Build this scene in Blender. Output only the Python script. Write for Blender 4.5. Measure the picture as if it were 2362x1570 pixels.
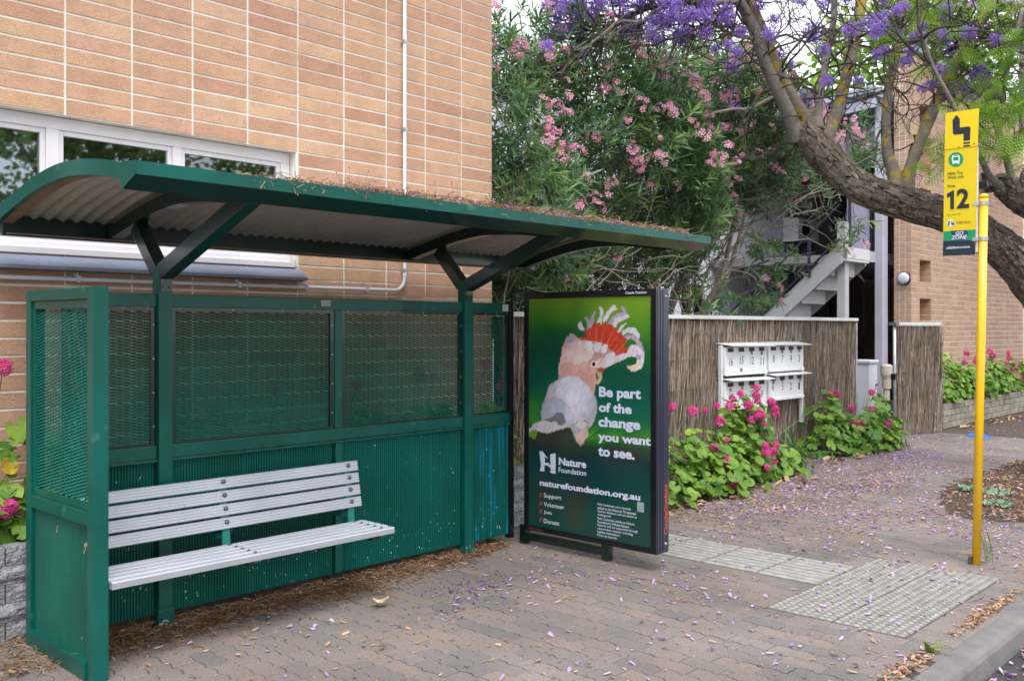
import bpy, bmesh, math, random
import numpy as np
from mathutils import Vector, Matrix, noise
R = math.radians
random.seed(7); rng = np.random.default_rng(11)
for o in list(bpy.data.objects): bpy.data.objects.remove(o)
scene = bpy.context.scene; COL = scene.collection
# ------------------------------------------------------------------ camera
cam_d = bpy.data.cameras.new('camera'); cam = bpy.data.objects.new('camera', cam_d); COL.objects.link(cam)
cam.location = (0, 0, 1.6); cam.rotation_euler = (R(90), 0, R(43.3 - 90))
cam_d.sensor_width = 36; cam_d.lens = 2180 / 2362 * 36; cam_d.shift_y = -28 / 2362
cam_d.clip_start = .05; cam_d.clip_end = 400
scene.camera = cam
CAM = np.array([0, 0, 1.6])
# ------------------------------------------------------------------ world, sun, exposure
SUN_DIR = Vector((-.45, -.7, 1.25)).normalized()
world = bpy.data.worlds.new('World'); scene.world = world; world.use_nodes = True
nt = world.node_tree; nt.nodes.clear()
sky = nt.nodes.new('ShaderNodeTexSky'); sky.sky_type = 'NISHITA'; sky.sun_disc = False
sky.sun_elevation = math.asin(SUN_DIR.z); sky.sun_rotation = math.atan2(SUN_DIR.x, SUN_DIR.y)
sky.air_density = 1.0; sky.dust_density = 6.0; sky.ozone_density = 1.0
hs = nt.nodes.new('ShaderNodeHueSaturation'); hs.inputs['Saturation'].default_value = .22
mixw = nt.nodes.new('ShaderNodeMix'); mixw.data_type = 'RGBA'; mixw.inputs[0].default_value = .72
mixw.inputs[7].default_value = (11.6, 12.0, 12.7, 1)          # the even white of an overcast sky
bg = nt.nodes.new('ShaderNodeBackground'); bg.inputs['Strength'].default_value = .12
wo = nt.nodes.new('ShaderNodeOutputWorld')
nt.links.new(sky.outputs[0], hs.inputs['Color']); nt.links.new(hs.outputs[0], mixw.inputs[6])
nt.links.new(mixw.outputs[2], bg.inputs['Color']); nt.links.new(bg.outputs[0], wo.inputs[0])
sd = bpy.data.lights.new('sun', 'SUN'); sd.energy = 1.5; sd.angle = R(24); sd.color = (1, .96, .9)
sun = bpy.data.objects.new('sun', sd); COL.objects.link(sun)
sun.rotation_euler = SUN_DIR.to_track_quat('Z', 'Y').to_euler()
vs = scene.view_settings; vs.view_transform = 'Standard'; vs.look = 'None'; vs.exposure = .62; vs.gamma = 1
vs.use_curve_mapping = False
scene.cycles.max_bounces = 8; scene.cycles.transparent_max_bounces = 12

# ------------------------------------------------------------------ materials
MATS = {}
def mat(name, col, rough=.6, metal=0., var=(3., .12), fine=None, bump=None, coat=0., rnd=None, transl=0.,
        spec=.5, stain=None, streak=None, bumps2=None):
    """col base colour; var (scale, amount) value noise; fine (scale, amount) second noise; rnd list of colours picked
    per piece; stain (colour, scale, threshold, softness); streak the same with vertical stretch."""
    if name in MATS: return MATS[name]
    m = bpy.data.materials.new(name); m.use_nodes = True; MATS[name] = m
    t = m.node_tree; N = t.nodes; Lk = t.links; b = N['Principled BSDF']
    b.inputs['Roughness'].default_value = rough; b.inputs['Metallic'].default_value = metal
    b.inputs['Specular IOR Level'].default_value = spec
    if coat: b.inputs['Coat Weight'].default_value = coat; b.inputs['Coat Roughness'].default_value = .08
    geo = N.new('ShaderNodeNewGeometry')
    if rnd:
        a = N.new('ShaderNodeAttribute'); a.attribute_name = 'rnd'
        oi = N.new('ShaderNodeObjectInfo')
        ad = N.new('ShaderNodeMath'); ad.operation = 'ADD'; Lk.new(a.outputs['Fac'], ad.inputs[0]); Lk.new(oi.outputs['Random'], ad.inputs[1])
        fr = N.new('ShaderNodeMath'); fr.operation = 'FRACT'; Lk.new(ad.outputs[0], fr.inputs[0])
        cr = N.new('ShaderNodeValToRGB'); el = cr.color_ramp.elements
        while len(el) < len(rnd): el.new(.5)
        for i, c in enumerate(rnd):
            el[i].position = i / (len(rnd) - 1); el[i].color = (*c, 1)
        Lk.new(fr.outputs[0], cr.inputs[0]); cur = cr.outputs[0]
    else:
        rgb = N.new('ShaderNodeRGB'); rgb.outputs[0].default_value = (*col, 1); cur = rgb.outputs[0]
    def nz(scale, detail=3., stretch=None):
        n = N.new('ShaderNodeTexNoise'); n.inputs['Scale'].default_value = scale; n.inputs['Detail'].default_value = detail
        if stretch:
            mp = N.new('ShaderNodeMapping'); mp.inputs['Scale'].default_value = stretch
            Lk.new(geo.outputs['Position'], mp.inputs['Vector']); Lk.new(mp.outputs[0], n.inputs['Vector'])
        else: Lk.new(geo.outputs['Position'], n.inputs['Vector'])
        return n.outputs['Fac']
    for v in (var, fine):
        if not v: continue
        f = nz(v[0])
        mr = N.new('ShaderNodeMapRange'); mr.inputs[1].default_value = .3; mr.inputs[2].default_value = .7
        mr.inputs[3].default_value = 1 - v[1]; mr.inputs[4].default_value = 1 + v[1]
        Lk.new(f, mr.inputs[0])
        h = N.new('ShaderNodeHueSaturation'); Lk.new(mr.outputs[0], h.inputs['Value']); Lk.new(cur, h.inputs['Color']); cur = h.outputs[0]
    for st, stretch in ((stain, None), (streak, (8, 8, .35))):
        if not st: continue
        f = nz(st[1], 5., stretch)
        mr = N.new('ShaderNodeMapRange'); mr.inputs[1].default_value = st[2]; mr.inputs[2].default_value = st[2] + st[3]
        Lk.new(f, mr.inputs[0])
        mx = N.new('ShaderNodeMix'); mx.data_type = 'RGBA'; Lk.new(mr.outputs[0], mx.inputs[0]); Lk.new(cur, mx.inputs[6])
        mx.inputs[7].default_value = (*st[0], 1); cur = mx.outputs[2]
    Lk.new(cur, b.inputs['Base Color'])
    nrm = None
    for bp in (bump, bumps2):
        if not bp: continue
        f = nz(bp[0], 4., bp[2] if len(bp) > 2 else None)
        bu = N.new('ShaderNodeBump'); bu.inputs['Strength'].default_value = bp[1]; bu.inputs['Distance'].default_value = .02
        Lk.new(f, bu.inputs['Height'])
        if nrm: Lk.new(nrm, bu.inputs['Normal'])
        nrm = bu.outputs[0]
    if nrm: Lk.new(nrm, b.inputs['Normal'])
    if transl:
        out = N['Material Output']; tr = N.new('ShaderNodeBsdfTranslucent'); Lk.new(cur, tr.inputs['Color'])
        ms = N.new('ShaderNodeMixShader'); ms.inputs[0].default_value = transl
        Lk.new(b.outputs[0], ms.inputs[1]); Lk.new(tr.outputs[0], ms.inputs[2]); Lk.new(ms.outputs[0], out.inputs['Surface'])
    return m

def glass_mat(name, tint=(.7, .76, .78), mixv=.62):
    if name in MATS: return MATS[name]
    m = bpy.data.materials.new(name); m.use_nodes = True; MATS[name] = m
    N = m.node_tree.nodes; Lk = m.node_tree.links; N.remove(N['Principled BSDF']); out = N['Material Output']
    g = N.new('ShaderNodeBsdfGlossy'); g.inputs['Roughness'].default_value = .02; g.inputs['Color'].default_value = (.9, .95, 1, 1)
    tr = N.new('ShaderNodeBsdfTransparent'); tr.inputs['Color'].default_value = (*tint, 1)
    fz = N.new('ShaderNodeLayerWeight'); fz.inputs['Blend'].default_value = mixv
    ms = N.new('ShaderNodeMixShader'); Lk.new(fz.outputs['Fresnel'], ms.inputs[0]); Lk.new(tr.outputs[0], ms.inputs[1]); Lk.new(g.outputs[0], ms.inputs[2])
    Lk.new(ms.outputs[0], out.inputs['Surface']); return m

GREEN = mat('green paint', (.001, .088, .070), .38, spec=.32, var=(2.5, .2), fine=(60, .06), coat=.14, stain=((.06, .2, .15), 9, .66, .12), streak=((.008, .11, .086), 1.6, .58, .25), bump=(3, .1))
GREEN_MESH = mat('weathered mesh paint', (.002, .135, .105), .45, var=(3, .25), fine=(40, .2))
GREEN_RIB = mat('green ribbed sheet', (.001, .098, .080), .42, spec=.3, var=(2., .22), coat=.1, stain=((.12, .25, .2), 38, .69, .05), streak=((.01, .17, .14), 2.2, .58, .2))
GREEN_BLUE = mat('green sheet with blue paint drips', (.001, .098, .080), .42, spec=.3, var=(2., .2), coat=.1, streak=((.0, .19, .29), 5.2, .54, .09))
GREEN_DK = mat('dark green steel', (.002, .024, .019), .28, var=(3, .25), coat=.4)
GALV = mat('galvanised steel', (.45, .47, .5), .42, .75, var=(14, .2))
ROOFSHEET = mat('weathered roof sheet', (.50, .475, .45), .5, .12, var=(2.2, .14), fine=(30, .08))
DUST = mat('dusty flange', (.23, .17, .11), .8, var=(6, .3))
ALU = mat('anodised aluminium', (.50, .52, .58), .34, .55, var=(3, .08), stain=((.36, .36, .38), 16, .66, .15))
BOLT = mat('dark bolt', (.12, .13, .16), .35, .7, var=(40, .2))
BOLT_L = mat('bright bolt', (.5, .52, .55), .35, .8, var=(40, .2))
WHITE = mat('white paint', (.74, .75, .78), .45, var=(4, .05), fine=(40, .04), stain=((.45, .42, .38), 14, .68, .15))
WHITE_FRAME = mat('white window frame', (.66, .65, .68), .4, var=(3, .04), stain=((.5, .47, .43), 11, .68, .2))
FLASH = mat('blue grey flashing', (.20, .225, .31), .5, var=(4, .12), fine=(30, .08), stain=((.4, .4, .42), 30, .73, .04))
CONDUIT = mat('grey conduit', (.70, .71, .77), .4, var=(5, .06))
DARK = mat('dark interior', (.012, .013, .016), .7, var=(2, .2))
BLACK = mat('black frame', (.006, .006, .009), .3, var=(6, .2), coat=.3)
NAVY = mat('navy powder coat', (.018, .022, .045), .3, var=(5, .15), coat=.3)
BRICK = mat('tan brick', (.5, .34, .2), .85, rnd=[(.49, .30, .19), (.455, .262, .178), (.52, .33, .208), (.425, .232, .16), (.54, .353, .23), (.47, .28, .203), (.505, .315, .195), (.445, .252, .18)],
            var=(7, .1), fine=(130, .16), bump=(160, .35), stain=((.20, .10, .05), 95, .66, .08), bumps2=(30, .15))
MORTAR = mat('pale mortar', (.72, .685, .625), .9, var=(10, .14), bump=(90, .3), stain=((.45, .40, .33), 5, .56, .2))
BRICK2 = mat('brown brick', (.42, .23, .14), .85, rnd=[(.45, .285, .195), (.41, .245, .17), (.49, .33, .23), (.43, .265, .185), (.47, .305, .205)], var=(5, .12), fine=(70, .12), bump=(80, .3))
BLOCKW = mat('painted block', (.60, .62, .70), .7, var=(2.5, .06), fine=(50, .04), bump=(50, .2))
BLOCK_SHADE = mat('shade-toned painted block', (.33, .31, .37), .7, var=(2.5, .1), bump=(40, .2))  # darker copy of the painted block, the balcony's shade put into its colour
STEELG = mat('grey painted steel', (.42, .42, .46), .5, var=(3, .08))
RAIL = mat('dark handrail paint', (.012, .016, .03), .35, var=(4, .2))
LAV = mat('lavender grey paint', (.45, .45, .55), .55, var=(3, .08))
SPLIT = mat('split face block', (.26, .265, .29), .95, rnd=[(.25, .25, .275), (.3, .305, .33), (.22, .225, .245), (.28, .28, .3)], var=(20, .25), fine=(120, .3), bump=(45, 1.0), bumps2=(14, .8))
PLANTER = mat('planter block', (.25, .225, .19), .95, rnd=[(.27, .25, .22), (.32, .28, .23), (.22, .2, .175), (.3, .25, .2)], var=(12, .25), bump=(40, .8))
PAVER = mat('paver', (.25, .22, .2), .88, rnd=[(.205, .178, .163), (.225, .187, .17), (.175, .160, .155), (.24, .188, .166), (.20, .173, .158), (.16, .15, .15)],
            var=(1.1, .2), fine=(120, .3), bump=(200, .35), stain=((.11, .095, .085), 17, .62, .12), bumps2=(40, .2))
JOINT = mat('joint grit', (.085, .065, .05), .95, var=(25, .4), fine=(140, .3), bump=(120, .6))
TACT = mat('tactile concrete', (.36, .355, .34), .9, rnd=[(.215, .20, .187), (.24, .222, .208), (.20, .188, .176)], var=(14, .22), fine=(150, .18), bump=(150, .4), stain=((.2, .17, .14), 30, .58, .15))
TACT_D = mat('worn pale dome', (.325, .32, .30), .9, var=(14, .2), fine=(150, .15), bump=(150, .3), stain=((.26, .23, .2), 26, .6, .15))
CONC = mat('kerb concrete', (.17, .163, .162), .85, var=(5, .2), fine=(120, .15), bump=(60, .25), stain=((.10, .095, .095), 6, .58, .2))
ASPH = mat('asphalt', (.05, .05, .052), .9, var=(3, .2), fine=(160, .4), bump=(150, .6))
SOIL = mat('soil', (.075, .05, .033), .95, var=(9, .35), fine=(90, .4), bump=(60, .8))
EARTH = mat('bare ground', (.14, .12, .085), .95, var=(.5, .25), fine=(20, .3))
STICK = mat('brush stick', (.2, .15, .11), .9, rnd=[(.19, .132, .10), (.36, .285, .225), (.11, .075, .056), (.44, .37, .31), (.25, .185, .14), (.54, .47, .40), (.14, .10, .078), (.30, .23, .18)], var=(4, .2))
BRUSHCORE = mat('brush core', (.05, .036, .027), .95, var=(30, .5))
WIRE = mat('wire', (.2, .2, .21), .5, .6, var=None)
BARK = mat('rough bark', (.105, .08, .064), .95, var=(6, .25), fine=(38, .5), bump=(26, 1., (1.0, 1.0, 1.0)), bumps2=(75, .9), stain=((.32, .28, .24), 28, .55, .12))
BARK_S = mat('smooth lichened bark', (.2, .17, .145), .9, var=(5, .2), fine=(50, .2), bump=(30, .4), stain=((.36, .26, .03), 9, .52, .06), bumps2=(90, .3))
BARK_P = mat('smooth bark', (.2, .175, .155), .9, var=(5, .25), fine=(60, .2), bump=(30, .4))
TWIG = mat('twig', (.06, .047, .042), .9, var=(8, .3))
STEM_O = mat('oleander stem', (.30, .255, .21), .9, var=(5, .3), bump=(30, .4))
OLE = mat('oleander leaf', (.03, .09, .03), .36, rnd=[(.05, .125, .04), (.085, .19, .06), (.16, .28, .08), (.065, .155, .08), (.25, .38, .10), (.10, .20, .11), (.045, .11, .05), (.20, .30, .17)], var=(2, .2), transl=.3)
OLE_Y = mat('yellow leaf', (.5, .3, .02), .5, var=(8, .3), transl=.3)
PINK = mat('oleander flower', (.75, .25, .35), .6, rnd=[(.86, .36, .53), (.90, .54, .66), (.80, .27, .46), (.90, .46, .60)], var=None, transl=.35)
PURP = mat('jacaranda flower', (.3, .17, .6), .6, rnd=[(.31, .18, .60), (.44, .29, .74), (.25, .13, .52), (.55, .40, .80), (.37, .23, .66)], var=None, transl=.35)
PALEP = mat('pale jacaranda haze of bloom', (.5, .38, .66), .6, rnd=[(.56, .40, .72), (.68, .54, .80), (.46, .30, .66)], var=None, transl=.4)
FERN = mat('feathery leaf', (.14, .3, .03), .5, rnd=[(.13, .29, .03), (.24, .42, .035), (.34, .5, .05), (.16, .34, .04)], var=None, transl=.42)
PLANE = mat('bright tree leaf', (.12, .26, .03), .5, rnd=[(.10, .23, .03), (.2, .36, .04), (.30, .45, .06), (.07, .17, .025), (.24, .4, .05)], var=None, transl=.42)
MIDTREE = mat('mid green tree leaf', (.1, .2, .05), .5, rnd=[(.08, .17, .04), (.16, .28, .06), (.22, .34, .08)], var=None, transl=.4)
DARKTREE = mat('far tree leaf', (.04, .1, .025), .5, rnd=[(.03, .08, .02), (.06, .14, .03), (.04, .1, .025)], var=None, transl=.3)
GER = mat('geranium leaf', (.08, .22, .03), .55, rnd=[(.09, .22, .028), (.14, .29, .033), (.21, .37, .038), (.10, .25, .042), (.29, .44, .045), (.065, .16, .03)], var=(18, .15), transl=.28)
GER_Y = mat('yellowed geranium leaf', (.55, .38, .04), .5, var=(15, .25), transl=.3)
MAG = mat('geranium flower', (.75, .05, .32), .55, rnd=[(.74, .045, .30), (.82, .09, .40), (.66, .03, .24), (.85, .14, .45)], var=None, transl=.3)
GSTEM = mat('green stem', (.12, .2, .05), .6, var=(6, .2))
STRAP = mat('strap leaf', (.07, .2, .05), .4, rnd=[(.05, .16, .045), (.09, .24, .06), (.13, .28, .09)], var=(6, .15), transl=.25)
SUCC = mat('grey green succulent', (.22, .34, .24), .6, rnd=[(.2, .31, .22), (.28, .4, .28)], var=(9, .2))
WEED = mat('weed blade', (.17, .3, .05), .5, rnd=[(.13, .26, .04), (.24, .36, .07)], var=None, transl=.3)
PETAL = mat('fallen petal', (.5, .33, .62), .6, rnd=[(.46, .27, .60), (.62, .44, .70), (.36, .19, .55), (.68, .52, .74), (.56, .32, .58)], var=None, transl=.25)
LITTER = mat('dry litter', (.2, .11, .06), .9, rnd=[(.16, .075, .04), (.26, .14, .07), (.11, .055, .035), (.40, .27, .15), (.20, .09, .05), (.5, .38, .25)], var=None)
LITTER2 = mat('dry leaf bits', (.35, .22, .12), .9, rnd=[(.36, .21, .12), (.5, .33, .2), (.24, .13, .08), (.56, .42, .3), (.43, .2, .14)], var=None)
DRYW = mat('dry weed', (.2, .1, .06), .9, rnd=[(.2, .1, .06), (.4, .27, .15), (.1, .05, .04)], var=None)
YEL = mat('yellow pole paint', (.88, .50, .004), .32, var=(4, .05), coat=.4, stain=((.40, .24, .03), 22, .69, .05), bump=(4, .1))
# ------------------------------------------------------------------ object helpers
WM = {}
def world_of(o): return WM.get(o.name, Matrix.Identity(4))
def link(name, me, parent=None, basis=None):
    o = bpy.data.objects.new(name, me); COL.objects.link(o)
    m = basis if basis is not None else Matrix.Identity(4)
    if parent is not None:
        o.parent = parent; o.matrix_parent_inverse = world_of(parent).inverted()
    o.matrix_basis = m; WM[o.name] = m.copy(); return o
def tag(o, label=None, cat=None, group=None, kind=None):
    if label: o['label'] = label
    if cat: o['category'] = cat
    if group: o['group'] = group
    if kind: o['kind'] = kind
    return o
def thing(name, label, cat, loc, group=None):
    o = link(name, None, None, Matrix.Translation(Vector(loc))); o.empty_display_size = .1
    return tag(o, label, cat, group)
class MB:
    def __init__(s): s.v = []; s.f = []; s.mi = []
    def add(s, vs, fs, mi=0):
        n = len(s.v); s.v += [tuple(p) for p in vs]; s.f += [tuple(i + n for i in f) for f in fs]; s.mi += [mi] * len(fs); return s
    def box(s, x0, x1, y0, y1, z0, z1, mi=0):
        return s.add([(x, y, z) for z in (z0, z1) for x, y in ((x0, y0), (x1, y0), (x1, y1), (x0, y1))],
                     [(3, 2, 1, 0), (4, 5, 6, 7), (0, 1, 5, 4), (1, 2, 6, 5), (2, 3, 7, 6), (3, 0, 4, 7)], mi)
    def bar(s, p, q, w, h, up=(0, 0, 1), mi=0):
        """rectangular bar from p to q, w across, h along up"""
        p = Vector(p); q = Vector(q); d = (q - p).normalized(); side = d.cross(Vector(up)).normalized(); u = side.cross(d).normalized()
        vs = [c + side * a * w / 2 + u * b * h / 2 for c in (p, q) for a, b in ((-1, -1), (1, -1), (1, 1), (-1, 1))]
        return s.add(vs, [(3, 2, 1, 0), (4, 5, 6, 7), (0, 1, 5, 4), (1, 2, 6, 5), (2, 3, 7, 6), (3, 0, 4, 7)], mi)
    def prism(s, poly, axis, a0, a1, mi=0):
        """poly of 2-D points extruded along axis 'x','y','z' from a0 to a1; for x: (y,z), y: (x,z), z: (x,y)"""
        def P(u, v, a): return (a, u, v) if axis == 'x' else ((u, a, v) if axis == 'y' else (u, v, a))
        n = len(poly); vs = [P(u, v, a0) for u, v in poly] + [P(u, v, a1) for u, v in poly]
        ar = sum(poly[i][0] * poly[(i + 1) % n][1] - poly[(i + 1) % n][0] * poly[i][1] for i in range(n))
        fl = (ar > 0) != (axis == 'y')
        fs = [tuple(range(n))[::-1], tuple(range(n, 2 * n))] + [(i, (i + 1) % n, n + (i + 1) % n, n + i) for i in range(n)]
        if not fl: fs = [f[::-1] for f in fs]
        if a1 < a0: fs = [f[::-1] for f in fs]
        return s.add(vs, fs, mi)
    def tube(s, pts, rad, n=8, mi=0, caps=True, squash=None):
        pts = [Vector(p) for p in pts]; m = len(pts); rad = rad if hasattr(rad, '__len__') else [rad] * m
        ref = Vector((0, 0, 1)); t0 = (pts[1] - pts[0]).normalized()
        if abs(t0.dot(ref)) > .9: ref = Vector((1, 0, 0))
        u = t0.cross(ref).normalized(); vs = []; fs = []
        for i, p in enumerate(pts):
            t = (pts[min(i + 1, m - 1)] - pts[max(i - 1, 0)]).normalized()
            u = (u - t * u.dot(t)).normalized(); w = t.cross(u)
            for k in range(n):
                a = 2 * math.pi * k / n; vs.append(p + (u * math.cos(a) + w * math.sin(a)) * rad[i])
        for i in range(m - 1):
            for k in range(n):
                k2 = (k + 1) % n; fs.append((i * n + k, i * n + k2, (i + 1) * n + k2, (i + 1) * n + k))
        if caps: fs += [tuple(range(n))[::-1], tuple(range((m - 1) * n, m * n))]
        return s.add(vs, fs, mi)
    def lathe(s, prof, c, n=16, mi=0, axis='z'):
        """prof of (r, h)"""
        vs = []
        for r, h in prof:
            for k in range(n):
                a = 2 * math.pi * k / n; x, y = r * math.cos(a), r * math.sin(a)
                vs.append((c[0] + x, c[1] + y, c[2] + h) if axis == 'z' else ((c[0] + h, c[1] + x, c[2] + y) if axis == 'x' else (c[0] - x, c[1] + h, c[2] + y)))
        fs = [(i * n + k, i * n + (k + 1) % n, (i + 1) * n + (k + 1) % n, (i + 1) * n + k) for i in range(len(prof) - 1) for k in range(n)]
        fs += [tuple(range(n))[::-1], tuple(range((len(prof) - 1) * n, len(prof) * n))]
        return s.add(vs, fs, mi)
    def mesh(s, name, mats, smooth=False, bevel=0.):
        me = bpy.data.meshes.new(name); me.from_pydata(s.v, [], s.f)
        for m in (mats if isinstance(mats, (list, tuple)) else [mats]): me.materials.append(m)
        if any(s.mi): me.polygons.foreach_set('material_index', s.mi)
        if bevel:
            bm = bmesh.new(); bm.from_mesh(me)
            bmesh.ops.bevel(bm, geom=[e for e in bm.edges if e.is_manifold and e.calc_face_angle(0) > .6], offset=bevel, segments=2, affect='EDGES', profile=.6)
            bm.to_mesh(me); bm.free()
        if smooth: me.polygons.foreach_set('use_smooth', [True] * len(me.polygons))
        me.update(); return me
    def build(s, name, mats, parent=None, smooth=False, bevel=0., label=None, cat=None, group=None, kind=None):
        if parent is None and s.v:
            a = np.array(s.v); c = Vector(((a[:, 0].min() + a[:, 0].max()) / 2, (a[:, 1].min() + a[:, 1].max()) / 2, a[:, 2].min()))
            s.v = [(x - c.x, y - c.y, z - c.z) for x, y, z in s.v]
            return tag(link(name, s.mesh(name, mats, smooth, bevel), None, Matrix.Translation(c)), label, cat, group, kind)
        return tag(link(name, s.mesh(name, mats, smooth, bevel), parent), label, cat, group, kind)

def mesh_np(name, V, loops, tot, mats, mi=None, rnd=None, smooth=False):
    me = bpy.data.meshes.new(name); me.vertices.add(len(V)); me.vertices.foreach_set('co', V.astype(np.float32).ravel())
    me.loops.add(len(loops)); me.loops.foreach_set('vertex_index', loops.astype(np.int32))
    st = np.concatenate([[0], np.cumsum(tot)[:-1]])
    me.polygons.add(len(tot)); me.polygons.foreach_set('loop_start', st.astype(np.int32)); me.polygons.foreach_set('loop_total', tot.astype(np.int32))
    for m in mats: me.materials.append(m)
    if mi is not None and mi.any(): me.polygons.foreach_set('material_index', mi.astype(np.int32))
    me.polygons.foreach_set('use_smooth', np.full(len(tot), bool(smooth)))
    me.update(calc_edges=True)
    if rnd is not None:
        at = me.attributes.new('rnd', 'FLOAT', 'POINT'); at.data.foreach_set('value', rnd.astype(np.float32))
    me.validate(); return me
def proto(mb):
    V = np.array(mb.v, float); tot = np.array([len(f) for f in mb.f]); loops = np.concatenate([np.array(f) for f in mb.f]); return V, loops, tot, np.array(mb.mi)
def scatter(parent, name, protos, mats, xf, which=None, limit=0, smooth=False, rest=None, label=None, cat=None, group=None, kind=None, key=None):
    """xf (N,4,4). The `limit` nearest become objects sharing meshes, the rest one mesh of kind stuff."""
    xf = np.asarray(xf, float); n = len(xf)
    which = rng.integers(0, len(protos), n) if which is None else np.asarray(which)
    P = [proto(p) for p in protos]; mats = mats if isinstance(mats, (list, tuple)) else [mats]
    dist = np.linalg.norm(xf[:, :3, 3] - CAM, axis=1) if key is None else np.asarray(key); order = np.argsort(dist)
    near, far = order[:limit], order[limit:]; objs = []
    if len(near):
        ms = [mesh_np(name, p[0], p[1], p[2], mats, p[3], None, smooth) for p in P]
        for i in near:
            o = link(name, ms[which[i]], parent, Matrix(xf[i].tolist())); objs.append(o)
    if len(far):
        VV, LL, TT, MM, RR = [], [], [], [], []; base = 0
        for k, (V, loops, tot, mi) in enumerate(P):
            idx = far[which[far] == k]
            if not len(idx): continue
            A = xf[idx]; W = np.einsum('nij,vj->nvi', A[:, :3, :3], V) + A[:, None, :3, 3]
            m = len(idx); VV.append(W.reshape(-1, 3))
            LL.append((loops[None] + (np.arange(m) * len(V))[:, None] + base).ravel()); TT.append(np.tile(tot, m)); MM.append(np.tile(mi, m))
            RR.append(np.repeat(rng.random(m), len(V))); base += m * len(V)
        me = mesh_np(rest or name, np.concatenate(VV), np.concatenate(LL), np.concatenate(TT), mats, np.concatenate(MM), np.concatenate(RR), smooth)
        objs.append(tag(link(rest or name, me, parent), label, cat, group, kind or 'stuff'))
    return objs
def xforms(P, Z, scale=1., spin=None):
    """matrices at points P with local z along Z"""
    P = np.asarray(P, float); n = len(P); Z = np.asarray(Z, float); Z = Z / np.linalg.norm(Z, axis=1)[:, None]
    ref = np.where(np.abs(Z[:, 2:3]) > .95, np.array([[1., 0, 0]]), np.array([[0., 0, 1]]))
    Xv = np.cross(ref, Z); Xv /= np.linalg.norm(Xv, axis=1)[:, None]; Yv = np.cross(Z, Xv)
    a = rng.random(n) * 2 * math.pi if spin is None else np.broadcast_to(np.asarray(spin, float), (n,))
    c, s = np.cos(a)[:, None], np.sin(a)[:, None]; X2 = Xv * c + Yv * s; Y2 = -Xv * s + Yv * c
    sc = np.broadcast_to(np.asarray(scale, float), (n,))[:, None]
    M = np.zeros((n, 4, 4)); M[:, :3, 0] = X2 * sc; M[:, :3, 1] = Y2 * sc; M[:, :3, 2] = Z * sc; M[:, :3, 3] = P; M[:, 3, 3] = 1; return M
def moves(P):
    P = np.asarray(P, float); M = np.tile(np.eye(4), (len(P), 1, 1)); M[:, :3, 3] = P; return M
def crom(pts, k=5):
    """Catmull-Rom through rows of any length"""
    P = np.array(pts, float); Q = np.vstack([2 * P[0] - P[1], P, 2 * P[-1] - P[-2]]); out = []
    for i in range(1, len(Q) - 2):
        for j in range(k):
            t = j / k; a, b, c, d = Q[i - 1], Q[i], Q[i + 1], Q[i + 2]
            out.append(.5 * (2 * b + (c - a) * t + (2 * a - 5 * b + 4 * c - d) * t * t + (3 * b - a - 3 * c + d) * t ** 3))
    out.append(Q[-2]); return np.array(out)
def sheet(mb, xs, ys, fz):
    """grid sheet: fz(x, y) -> point"""
    n0 = len(xs); vs = [fz(x, y) for y in ys for x in xs]
    return mb.add(vs, [(j * n0 + i, j * n0 + i + 1, (j + 1) * n0 + i + 1, (j + 1) * n0 + i) for j in range(len(ys) - 1) for i in range(n0 - 1)])
# ---- lettering: each string becomes a flat mesh in the unit box, then is set on its surface
TXT = {}
def text2d(s, bold=0., shear=0.):
    k = (s, bold, shear)
    if k in TXT: return TXT[k]
    cu = bpy.data.curves.new('lettering', 'FONT'); cu.body = s; cu.offset = bold; cu.shear = shear; cu.resolution_u = 3; cu.fill_mode = 'FRONT'
    o = bpy.data.objects.new('lettering', cu); COL.objects.link(o); bpy.context.view_layer.update()
    me = bpy.data.meshes.new_from_object(o.evaluated_get(bpy.context.evaluated_depsgraph_get()))
    v = np.array([p.co[:2] for p in me.vertices]); f = [tuple(p.vertices) for p in me.polygons]
    COL.objects.unlink(o); bpy.data.objects.remove(o); bpy.data.meshes.remove(me)
    v -= v.min(0); sz = v.max(0); v /= sz; TXT[k] = (v, f, sz); return TXT[k]
def letter(s, org, ux, uz, w, h, parent, m, bold=0., shear=0., name='lettering'):
    """org = lower left corner, ux right, uz up (unit vectors), fitted to w x h"""
    v, f, sz = text2d(s, bold, shear); org = Vector(org); ux = Vector(ux); uz = Vector(uz)
    mb = MB(); mb.add([org + ux * (a * w) + uz * (b * h) for a, b in v], f); return mb.build(name, m, parent)
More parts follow.
